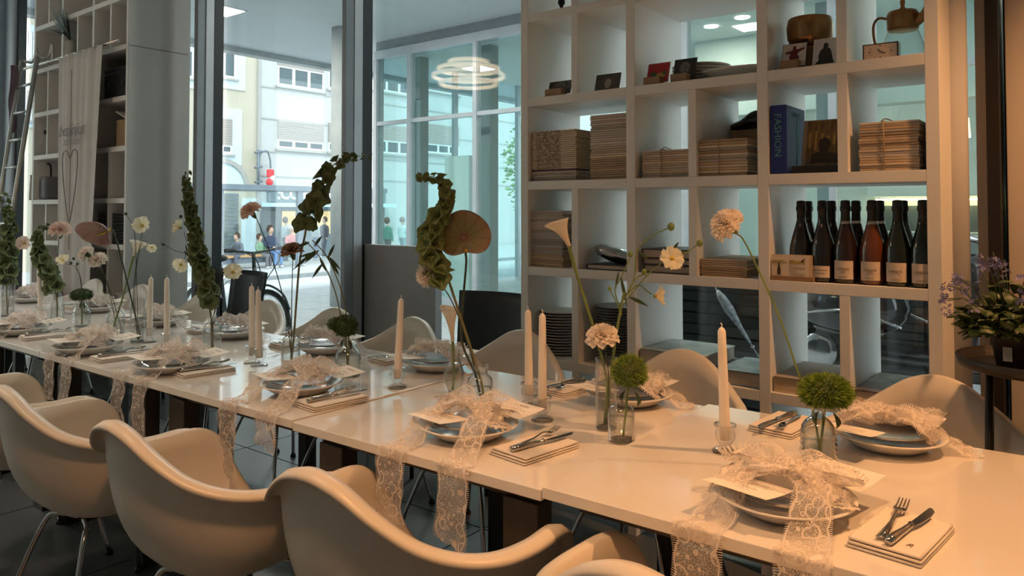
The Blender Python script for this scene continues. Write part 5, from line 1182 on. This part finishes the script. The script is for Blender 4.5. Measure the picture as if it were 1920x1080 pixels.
m = MB().lathe([(.001, .004), (.07, .004), (.075, 0), (.085, .004), (.14, .030), (.165, .040), (.164, .043), (.13, .034), (.07, .01), (.001, .009)], 40)
m.v = [(x*1.0, y*.55, zz) for x, y, zz in m.v]; tag(m.build('platter', pm, None, (SX(1384, 140, .13), SY+.13, z)), 'oval cream platter beside the pile of cream plates', 'platter')
cop = noisemat('hammered_copper', (.46, .26, .12), (.34, .18, .08), 14, .28, metal=1, bump=.1)
tag(MB().lathe([(.045, 0), (.068, .006), (.083, .04), (.086, .085), (.080, .115), (.077, .118), (.076, .114), (.080, .08), (.072, .03), (.04, .01), (.001, .008)], 40).build('copper_bowl', cop, None, (SX(1517, 80, .17), SY+.18, z+.10)), 'round hammered copper pot behind the two postcards', 'pot')
tag(MB().box((0, 0, .05), (.16, .14, .10)).build('wooden_riser', woodb, None, (SX(1517, 80, .17), SY+.19, z)), 'low wooden riser under the hammered copper pot', 'riser')
cxm = SX(1650, 100, .04)
t = thing('table_clock', 'small rectangular table clock with a pale face', 'clock', (cxm, SY+.045, z), .05); cw_ = SX(1684, 100, .04)-SX(1617, 100, .04); ch_ = ony(1650, 80, SY+.04).z-z
MB().bx(-cw_/2, cw_/2, 0, .045, 0, ch_).build('case', noisemat('clock_case', (.10, .06, .04), (.07, .04, .03), 10, .4), t, bevel=.002)
MB().bx(-cw_/2+.005, cw_/2-.005, -.0012, 0, .005, ch_-.005).build('face', mat('clock_face', (.66, .55, .46), .5), t)
for k in range(12): a = k*PI/6; MB().box((.028*math.sin(a)*1.25, -.0018, ch_/2+.020*math.cos(a)), (.0022, .001, .0022) if k % 3 else (.004, .001, .004)).build('hour_mark', brn, t)
for a, L_ in ((-.6, .013), (2.0, .018)): MB().tube([(0, -.0025, ch_/2), (L_*math.sin(a), -.0025, ch_/2+L_*math.cos(a))], .0013, 5).build('hand', blkb, t)
pc = Vector((SX(1693, 60, .2), SY+.20, z)); t = thing('glass_pitcher', 'ribbed glass pitcher with copper collar, spout and handle', 'pitcher', pc)
t.scale = (.8, .8, .82)
MB().lathe([(.001, .004), (.085, .002), (.095, .01), (.094, .05), (.085, .10), (.068, .145), (.06, .165)], 40, rmod=lambda a, zz: 1+.012*math.cos(30*a)).build('glass_body', glassmat('pitcher_glass', (.94, .96, .95), 1.8, .6), t)
MB().lathe([(.062, .155), (.066, .16), (.068, .225), (.060, .240), (.02, .248), (.008, .262), (.012, .285), (.004, .30), (.001, .30)], 32).build('collar', cop, t)
MB().tube(cr([(.055, -.01, .18), (.085, -.02, .205), (.112, -.03, .245), (.125, -.03, .25)], 5), [.022]*6+[.016]*5+[.009]*5, 10).build('spout', cop, t)
MB().tube(cr([(-.062, 0, .215), (-.10, -.01, .222), (-.122, -.01, .19), (-.118, -.01, .12), (-.095, 0, .05)], 6), .006, 8).build('handle', cop, t)
# topmost row: foot of a figurine and a small box
z = top(5)
t = thing('dark_figurine', 'dark turned figurine foot on the upper left shelf', 'figurine', (SX(1046, 20, .06), SY+.09, z)); MB().lathe([(.028, 0), (.028, .006), (.018, .014), (.009, .022), (.008, .034), (.016, .046), (.018, .058), (.008, .075), (.012, .11), (.02, .14), (.012, .17), (.001, .18)], 20).build('body', mat('dark_bronze', (.02, .018, .016), .35, .5), t)
MB().bx(-.03, .03, -.03, .03, 0, .004).build('base', mat('dark_bronze', (.02, .018, .016), .35), t)
tag(MB().bx(SX(1122, 2, .05), SX(1142, 2, .05), SY+.05, SY+.09, z, z+.05).build('orange_box', mat('orange_card', (.45, .16, .06), .6), bevel=.001), 'small orange box on the upper shelf right of the figurine', 'box')
# ---- row with bottles (between boards 2 and 3)
z = top(2)
stack(SX(989, 480), SX(1040, 480)+.03, z, ony(1030, 395, SY+.02).z, 32, 'thin grey magazine in the lower left pile of the shelf', [paper[3], paper[2], paper[2], paper[1], paper[2]])
def book(x0, x1, z0, z1, lab, cov, dy=.02, dep=.28, rz=0, pages=None):
    t = thing('book', lab, 'book', ((x0+x1)/2, SY+dy, z0), rz); w_ = x1-x0; h = z1-z0
    MB().bx(-w_/2, w_/2, 0, dep, h-.004, h).build('cover', cov, t); MB().bx(-w_/2, w_/2, 0, dep, 0, .004).build('cover', cov, t); MB().bx(-w_/2, -w_/2+.004, 0, dep, .004, h-.004).build('spine', cov, t)
    MB().bx(-w_/2+.004, w_/2-.004, .005, dep-.005, .004, h-.004).build('pages', pages or paper[1], t)
    return t
dkc = mat('dark_cover', (.03, .025, .03), .5); whc = mat('white_cover', (.62, .58, .52), .6); bluc = noisemat('blue_photo_cover', (.03, .07, .14), (.30, .36, .42), 14, .3); grc = noisemat('grey_photo_cover', (.22, .24, .22), (.48, .48, .42), 12, .35)
za = ony(1145, 497, SY+.02).z
book(SX(1095, 500), SX(1172, 500), z, za, 'pale book lying under the domed metal dish', dkc, pages=paper[1])
t = thing('metal_dish', 'shiny domed metal dish leaning on the pale book', 'dish', (SX(1150, 480, .12), SY+.14, za+.034), 0, None, (-.15, .28, 0)); MB().lathe([(.03, -.03), (.085, -.02), (.10, .0), (.10, .015), (.085, .03), (.05, .038), (.001, .04)], 32).build('bowl', mat('polished_steel', (.45, .48, .48), .1, 1), t); MB().lathe([(.101, .0), (.104, .003), (.104, .010), (.101, .014)], 32).build('rim', chrome, t)
zz = z
for k, (h, lb, cv) in enumerate(((.034, 'bottom book of the small dark-edged pile in the middle shelf', dkc), (.026, 'middle book of the small dark-edged pile in the middle shelf', dkc), (.038, 'top book of the small dark-edged pile in the middle shelf', dkc))): book(SX(1202-k*1.5, 500), SX(1289, 500), zz, zz+h, lb, cv); zz += h+.001
stack(SX(1309, 500), SX(1396, 500), z, ony(1350, 486, SY+.02).z, 9, 'tan booklet in the low pile left of the wine cards', [paper[3], paper[0]], dep=.33, name='booklet', cat='booklet')
# champagne-type bottles
bgl = mat('bottle_green', (.008, .012, .006), .08, coat=.5); brs = mat('bottle_rose', (.022, .009, .006), .1, coat=.5); bam = mat('bottle_amber', (.11, .032, .010), .1, coat=.5); bbk = mat('bottle_black', (.010, .009, .009), .1, coat=.5)
foil = mat('black_foil', (.012, .010, .010), .4); silv = mat('silver_band', (.6, .58, .55), .25, 1); labm = mat('wine_label', (.66, .54, .43), .6); txm = mat('label_ink', (.10, .07, .05), .7)
def wine(px, dy, kind, lab, text_=True, yb=536):
    c = Vector((ony(px, 480, SY+dy).x, SY+dy, z)); t = thing('wine_bottle', lab, 'bottle', c, 0, 'sparkling wine bottles'); g = {'b': bbk, 'r': bam if 'amber' in lab else brs, 'g': bgl}[kind]
    MB().lathe([(.001, .006), (.03, .0), (.041, .004), (.043, .012), (.043, .105), (.041, .13), (.034, .16), (.024, .195), (.0165, .225), (.0148, .245), (.001, .246)], 28).build('glass', g, t)
    zf = .21 if kind != 'b' else .195
    MB().lathe([(.0215 if kind == 'b' else .0185, zf), (.0158, zf+.03), (.0155, .258), (.0185, .262), (.0185, .276), (.0165, .279), (.0165, .294), (.013, .299), (.001, .30)], 24).build('foil', foil, t)
    if kind == 'r': MB().lathe([(.0200, .205), (.0205, .206), (.0178, .224), (.0172, .224)], 24).build('neck_band', silv, t)
    if text_:
        h0, h1 = (.018, .06) if kind == 'b' else (.016, .082)
        a0 = -.82; m = MB(); m.grid(lambda u, v: Vector((.0434*math.sin((u-.5)*1.65), -.0434*math.cos((u-.5)*1.65), h0+(h1-h0)*v)), 12, 1); lb_ = m.build('label', labm, t)
        if kind == 'b':
            for zz_, w2 in ((.043, .03), (.032, .022)): MB().grid(lambda u, v: Vector((.0437*math.sin((u-.5)*w2*40), -.0437*math.cos((u-.5)*w2*40), zz_+.002*v)), 8, 1).build('label_line', txm, lb_)
        else:
            text('label_lettering', 'ORIGINE', .0115, txm, lb_, (0, -.0442, .052), (PI/2, 0, 0), .0002)
            text('label_maker', 'LANCE BRUT', .0058, txm, lb_, (0, -.0442, .024), (PI/2, 0, 0), .0002)
            if kind == 'r': text('label_type', 'ROSE', .006, txm, lb_, (0, -.0442, .041), (PI/2, 0, 0), .0002)
    elif kind == 'b': pass
    if kind == 'b': text('neck_lettering', 'CUVEE', .009, labm, t, (.003, -.0222, .20), (PI/2+.1, -PI/2, 0), .0002)
wine(1503, .075, 'b', 'black-foiled wine bottle behind the card holder, left end'); wine(1516, .19, 'b', 'black-foiled wine bottle in the back row at the left end', False)
wine(1543, .06, 'b', 'black-foiled wine bottle with a low white label in the front row'); wine(1560, .17, 'b', 'black-foiled wine bottle in the back row, second from left', False)
wine(1586, .06, 'r', 'first rose wine bottle with silver neck band and cream label'); wine(1606, .17, 'r', 'first rose wine bottle in the back row', False)
wine(1636, .06, 'r', 'amber-glowing rose wine bottle with cream label, right of the first'); wine(1650, .165, 'r', 'second rose wine bottle in the back row', False)
wine(1684, .055, 'g', 'dark green wine bottle with cream label, left one of two'); wine(1694, .16, 'g', 'dark green wine bottle in the back row', False)
wine(1732, .05, 'g', 'dark green wine bottle with cream label next to the shelf post')
c0, c1 = SX(1444, 500), SX(1518, 500)
t = thing('card_holder', 'wooden holder with printed wine cards at the left of the bottles', 'card holder', ((c0+c1)/2, SY+.004, z)); w_ = c1-c0; hc = ony(1480, 479, SY).z-z
MB().bx(-w_/2, w_/2+.012, 0, .034, 0, .018).build('base', woodb, t, bevel=.001)
for k in range(4): MB().bx(-w_/2+.002+k*.004, w_/2-.006+k*.005, .006+k*.006, .008+k*.006, .014, hc+k*.0006).build('card', mat('wine_card', (.70, .58, .44), .6), t)
olive = mat('olive_print', (.42, .30, .06), .6); pr = MB(); fy = .0055
def fr(x, z0_, w2, h2, mi=0): pr.bx(-w_/2+x, -w_/2+x+w2, fy-.0005, fy, z0_, z0_+h2, mi)
W = w_-.008
fr(.006, hc-.022, W*.30, .003); fr(.004, hc-.029, W*.40, .004); fr(W*.5, hc-.031, W*.42, .010); fr(W*.52, hc-.021, W*.12, .004)
fr(W*.5, hc-.040, W*.25, .002, 1); fr(W*.5, hc-.046, W*.42, .0015, 1); fr(W*.5, hc-.051, W*.40, .0015, 1); fr(W*.5, hc-.060, W*.22, .002, 1); fr(W*.5, hc-.067, W*.42, .0015, 1); fr(W*.5, hc-.072, W*.4, .0015, 1)
pr.build('card_print', [olive, mat('grey_print', (.40, .33, .25), .6)], t)
MB().prism([(-.006, 0), (.006, 0), (.006, .02), (.003, .033), (.002, .045), (-.002, .045), (-.003, .033), (-.006, .02)], 0, .0006, 0, Matrix.Rotation(PI/2, 3, 'X'), (-w_/2+W*.22, fy-.0001, .022)).build('bottle_picture', brn, t)
MB().prism([(0, 0), (.004, .001), (.006, .008), (.011, .013), (.008, .016), (.003, .010), (-.003, .008)], 0, .0006, 0, Matrix.Rotation(PI/2, 3, 'X'), (-w_/2+W*.84, fy-.0002, hc-.026)).build('bird_picture', brn, t)
# ---- bottom visible row: plates and picture books
z = top(1)
pile('shelf_plate', (SX(1050, 630, .15), SY+.17, z), .115, 15, .0135, 'pale plate in the tall pile left of the tall cylinder', pm)
pile('shelf_plate', (SX(1150, 630, .12), SY+.16, z), .105, 20, .0125, 'pale plate in the pile half hidden by the white carnation', mat('stoneware_grey', (.36, .34, .32), .4))
b1 = book(SX(1194, 680), SX(1330, 680), z, z+.042, 'large dark-edged picture book at the bottom of the pile', dkc, dep=.33, rz=.0); b2 = book(SX(1196, 680), SX(1318, 680), z+.043, z+.098, 'large picture book with grey cover on top of the pile', grc, dep=.31, pages=paper[1])
b3 = book(SX(1340, 690), SX(1420, 690)+.005, z, z+.058, 'picture book with a blue photo cover lying alone', bluc, dep=.30)
book(SX(1447, 720), SX(1568, 720), z, z+.058, 'thick cream-edged book in the cell left of the scooter view', paper[2], dep=.36, pages=paper[0])
book(SX(1600, 730), SX(1730, 730), z, z+.05, 'flat dark photo book in the bottom right cell', noisemat('dark_photo', (.06, .05, .045), (.25, .2, .17), 14, .4), dep=.36)
um = thing('folded_umbrella', 'folded translucent silver umbrella leaning outside behind the picture books', 'umbrella', ony(1345, 545, 4.52)); u1 = ony(1408, 645, 4.52)-um.location; ug = noisemat('silver_film', (.42, .45, .46), (.18, .2, .21), 40, .25, bump=.3)
MB().tube([Vector((0, 0, 0)), u1*.12, u1*.35, u1*.7, u1*.98], [.012, .026, .032, .014, .008], 12).build('canopy', ug, um); MB().tube([-u1*.06, u1*(um.location.z/-u1.z)], .005, 6).build('shaft', chrome, um); MB().ball(u1*1.05, .014, 8).build('handle', chrome, um)
# ------------------------------------------------------------------ tray table with plant at the right edge
trc = onz(1935, 690, .80); trc = ony(1963, 693, 2.62); trz = trc.z
t = thing('tray_table', 'round dark metal tray table at the right edge', 'table', (trc.x, trc.y, 0)); dm = mat('dark_metal', (.016, .012, .010), .4)
MB().lathe([(.001, trz-.004), (.205, trz-.004), (.218, trz+.002), (.224, trz+.028), (.22, trz+.030), (.212, trz+.006), (.20, trz+.001), (.001, trz+.001)], 48).build('tray', dm, t)
for a in (.6, 2.7, 4.8): MB().tube([(.16*math.cos(a), .16*math.sin(a), trz-.004), (.18*math.cos(a), .18*math.sin(a), 0)], .012, 8).build('leg', dm, t)
MB().lathe([(.17, .25), (.178, .255), (.178, .265), (.17, .27)], 32).build('ring', dm, t)
p = ony(1903, 690, 2.58); p.z = trz+.0015; t = thing('potted_plant', 'leafy plant with small violet-blue flowers in a dark pot', 'plant', p)
MB().lathe([(.04, 0), (.045, .002), (.058, .085), (.06, .09), (.055, .09), (.05, .075), (.001, .075)], 24).build('pot', mat('dark_pot', (.03, .02, .017), .5), t)
MB().box((-.012, -.0545, .045), (.022, .0015, .04), M=Matrix.Rotation(.13, 3, 'X')).build('price_tag', mat('tag_white', (.6, .55, .52), .6), t)
lv = noisemat('plant_leaf', (.035, .06, .012), (.07, .105, .025), 12, .5); fv = noisemat('violet_petal', (.16, .15, .36), (.26, .25, .50), 30, .6)
lm = MB().grid(lambda u, v: Vector(((u-.5)*.042*math.sin(PI*min(1, v+.06))**.8, v*.052, .010*math.sin(v*2.8)-.012*(u-.5)**2*4*.5)), 4, 6).mesh('leaf', lv)
for k in range(240):
    a = rnd.uniform(0, 6.28); r_ = .16*math.sqrt(rnd.random()); zz = .09+rnd.random()*.17*(1-r_/.22); o = link('leaf', lm, t, (r_*math.cos(a)*.8, r_*math.sin(a)*.8, zz)); o.rotation_euler = (rnd.uniform(-.5, .7), rnd.uniform(-.4, .4), a-PI/2+rnd.uniform(-.6, .6)); s = rnd.uniform(.6, 1.15); o.scale = (s, s, s)
fm = MB()
for k in range(5):
    a = 2*PI*k/5; fm.add([(0, 0, 0), (.006*math.cos(a-.45), .006*math.sin(a-.45), .002), (.009*math.cos(a), .009*math.sin(a), .003), (.006*math.cos(a+.45), .006*math.sin(a+.45), .002)], [(0, 1, 2, 3)])
fme = fm.mesh('blossom', fv)
for k in range(26):
    a = rnd.uniform(0, 6.28); r_ = .17*math.sqrt(rnd.random()); b = Vector((r_*.5*math.cos(a), r_*.5*math.sin(a), .16)); e = Vector((r_*math.cos(a)*1.05, r_*math.sin(a)*1.05, rnd.uniform(.24, .36)-r_*.4))
    MB().tube([b, (b+e)/2+Vector((0, 0, .02)), e], .0014, 5).build('flower_stem', stem_d, t)
    for q in range(7): o = link('blossom', fme, t, e+Vector((rnd.uniform(-.015, .015), rnd.uniform(-.015, .015), rnd.uniform(-.045, .008)))); o.rotation_euler = (rnd.uniform(-1.2, 1.2), rnd.uniform(-1.2, 1.2), rnd.uniform(0, 6)); s = rnd.uniform(.8, 1.4); o.scale = (s, s, s)
# ------------------------------------------------------------------ far cabinet: rail, banner, ladder, small things
rl0, rl1 = ony(108, 112, LY-.06), ony(238, 79, LY-.06); zr = 2.71
t = thing('hanging_rail', 'thin metal rail along the far shelf cabinet', 'rail', (0, LY-.06, zr)); MB().tube([(LU[0]-.1, 0, 0), (xr, 0, 0)], .012, 8).build('tube', chrome, t)
for x in (LU[0]+.4, (LU[0]+xr)/2, xr-.05): MB().tube([(x, 0, 0), (x, .058, -.01)], .008, 6).build('bracket', chrome, t)
b0, b1 = ony(113, 200, LY-.08).x, ony(197, 200, LY-.08).x
ban = thing('cloth_banner', 'long white cloth banner with faint lettering and a drawn heart', 'banner', (b0, LY-.085, 0)); bw = b1-b0
bnm = noisemat('banner_cloth', (.66, .645, .62), (.62, .605, .58), 10, .9, sss=.05)
def bf(u, v):
    nar = 1-.22*v; x = bw*(.5+(u-.5)*nar*(1 if True else 1))-.05*v; zz = zr-.012-v*2.15
    return Vector((x, -.012+.018*math.sin(u*17+v*1.2)*(.5+v*.5)+.012*math.sin(u*41)*(1-v*.5)-.03*abs(u-.5)*v, zz))
MB().grid(bf, 40, 24).build('cloth', bnm, ban, solid=.0015)
inkb = mat('banner_ink', (.24, .23, .24), .8)
tz1 = ony(150, 243, LY-.1).z; text('lettering', 'beziinius', .145, inkb, ban, (bw*.42, -.048, tz1), (PI/2, 0, 0), .0006, shear=.4)
text('lettering', 'zuhause', .10, mat('banner_ink_pale', (.34, .33, .33), .8), ban, (bw*.43, -.048, ony(150, 264, LY-.1).z), (PI/2, 0, 0), .0006, shear=.3)
hp = [(0, 0), (-.06, .07), (-.13, .06), (-.15, -.02), (-.12, -.2), (-.06, -.40), (0, -.52), (.06, -.40), (.12, -.2), (.15, -.02), (.13, .06), (.06, .07), (0, 0)]
hz = ony(147, 298, LY-.1).z; MB().tube([Vector((bw*.42+x, -.052, hz+y)) for x, y in [(p.x, p.y) for p in cr([Vector((a, b, 0)) for a, b in hp], 5)]], .004, 5).build('heart_line', inkb, ban)
MB().tube([(bw*.42, -.05, tz1+.5), (bw*.42, -.05, hz-.75)], .003, 5).build('seam_line', mat('banner_ink_pale', (.34, .33, .33), .8), ban)
# ladder
lt = ony(70, 105, LY-.12); lb_ = Vector((onz(44, 600, .3).x, 2.28, 0)); rp = lt; lad = thing('ladder', 'aluminium ladder hooked to the rail of the far cabinet', 'ladder', (rp.x, 2.3, 0)); alu = mat('aluminium', (.52, .52, .50), .35, .8)
tl = ony(42, 118, LY-.12); dxl = -.36
top_ = Vector((0, LY-.12-2.3, lt.z))
for d in (0, dxl): MB().tube([Vector((d+.06, 0, 0)), Vector((d, 0, 0))*.0+Vector((d, top_.y, top_.z))], .02, 6).build('side_rail', alu, lad)
for k in range(1, 11):
    f = k/11; MB().tube([Vector((.06*(1-f), top_.y*f, top_.z*f)), Vector((dxl+.06*(1-f), top_.y*f, top_.z*f))], .013, 6).build('rung', alu, lad)
for d in (0, dxl): MB().tube(cr([Vector((d, top_.y, top_.z)), Vector((d+.03, top_.y+.08, top_.z+.0)), Vector((d+.06, top_.y+.1, top_.z+.12)), Vector((d+.07, top_.y+.1, top_.z-.05))], 4), .012, 6).build('hook', alu, lad)
scf = thing('purple_scarf', 'dusky purple scarf hanging from the top of the ladder', 'scarf', (rp.x+dxl-.03, LY-.16, lt.z-.05))
MB().grid(lambda u, v: Vector(((u-.5)*.10+.02*math.sin(v*9), -.02+.02*math.sin(u*14+v*3), -v*.62)), 14, 14).build('cloth', noisemat('purple_wool', (.12, .08, .12), (.18, .13, .17), 60, .9, bump=.4), scf, solid=.004)
# plant and vase on the rail board
vz = LZ[6]+.021; vx = ony(132, 100, LY+.06).x
t = thing('dried_plant', 'spiky grey-green plant in a tall pale vase on the far cabinet', 'plant', (vx, LY+.062, vz)); MB().lathe([(.045, 0), (.05, .01), (.052, .10), (.044, .18), (.048, .20), (.035, .20), (.001, .15)], 20).build('vase', noisemat('pale_vase', (.50, .52, .44), (.44, .46, .39), 6, .4), t)
gl_ = noisemat('grey_leaf', (.09, .13, .12), (.14, .18, .16), 20, .6)
for k in range(34):
    a = rnd.uniform(0, 6.28); el = rnd.uniform(.2, 1.4); L_ = rnd.uniform(.14, .25); b = Vector((0, 0, .19)); d = Vector((math.cos(a)*.75+.28, -.60-.15*abs(math.sin(a)), .35+1.0*math.sin(el))); s = d.cross(Vector((0, 1, .2))).normalized()
    MB().grid(lambda u, v: b+Vector((-.03, 0, .05))*v+d*L_*v+s*(u-.5)*.03*math.sin(PI*min(1, v+.08))-Vector((0, 0, .10*v*v*(1-math.sin(el)))), 2, 6).build('leaf', gl_, t)
def lthing(px, py, r, builder): return
# dark case, boxes, bag, plates
dkb = noisemat('dark_case', (.02, .022, .03), (.035, .037, .045), 12, .5)
cxx = (LU[4]+LU[6])/2
t = thing('dark_case', 'dark leather case on the far cabinet right of the banner', 'case', (LU[5]+.02, LY+.12, LZ[5]+.021)); MB().bx(-.20, .25, -.09, .22, 0, .26).build('body', dkb, t, bevel=.02); MB().bx(-.20, .25, -.092, -.09, .20, .21).build('seam', chrome, t)
for x in (-.09, .14): MB().bx(x, x+.03, -.10, -.09, .10, .13).build('clasp', chrome, t)
t = thing('brown_box', 'brown cardboard box with papers right of the banner', 'box', (LU[5]+.15, LY+.12, LZ[4]+.021)); MB().bx(-.11, .13, -.08, .2, 0, .22).build('carton', paper[3], t, bevel=.003); MB().box((.02, 0, .25), (.22, .2, .012), M=Matrix.Rotation(.35, 3, 'Y')).build('papers', whc, t)
t = thing('grey_bag', 'small grey handbag with a white cloth on the far cabinet', 'bag', (ony(84, 340, LY+.1).x, LY+.12, LZ[3]+.021)); MB().bx(-.12, .14, -.07, .12, 0, .22).build('body', noisemat('grey_leather', (.20, .19, .21), (.26, .25, .27), 10, .5), t, bevel=.03)
MB().tube(cr([(-.07, 0, .2), (-.05, 0, .33), (.07, 0, .33), (.09, 0, .2)], 5), .009, 6).build('handle', dkb, t); MB().grid(lambda u, v: Vector((-.13+(u-.5)*.09, -.085+.01*math.sin(u*12+v*4), .24-v*.24)), 8, 8).build('cloth', whc, t, solid=.003)
t = thing('decanter', 'clear glass decanter on the far cabinet behind the ladder', 'decanter', (ony(83, 190, LY+.08).x, LY+.10, LZ[4]+.021)); MB().lathe([(.001, .002), (.06, .002), (.07, .03), (.05, .1), (.018, .15), (.016, .2), (.022, .21)], 24).build('glass', vg, t); MB().ball((0, 0, .23), .022, 12).build('stopper', dkb, t)
for k in range(14): tag(link('dark_tray', MB().bx(-.26, .26, 0, .3, 0, .012).mesh('dark_tray', dkb) if k == 0 else bpy.data.meshes['dark_tray'], None, (LU[5]-.0+.02, LY+.03, LZ[2]+.021+k*.018)), 'flat dark tray in the pile on the far cabinet behind the anthurium', 'tray', 'pile of dark trays')
t = thing('perfume_bottle', 'small dark ornament at the right end of the far cabinet', 'ornament', (xr-.06, LY+.06, LZ[3]+.021)); MB().lathe([(.03, 0), (.035, .01), (.03, .06), (.012, .09), (.012, .14), (.03, .16), (.001, .17)], 16).build('body', dkb, t); MB().ball((0, 0, .19), .02, 10).build('knob', chrome, t)
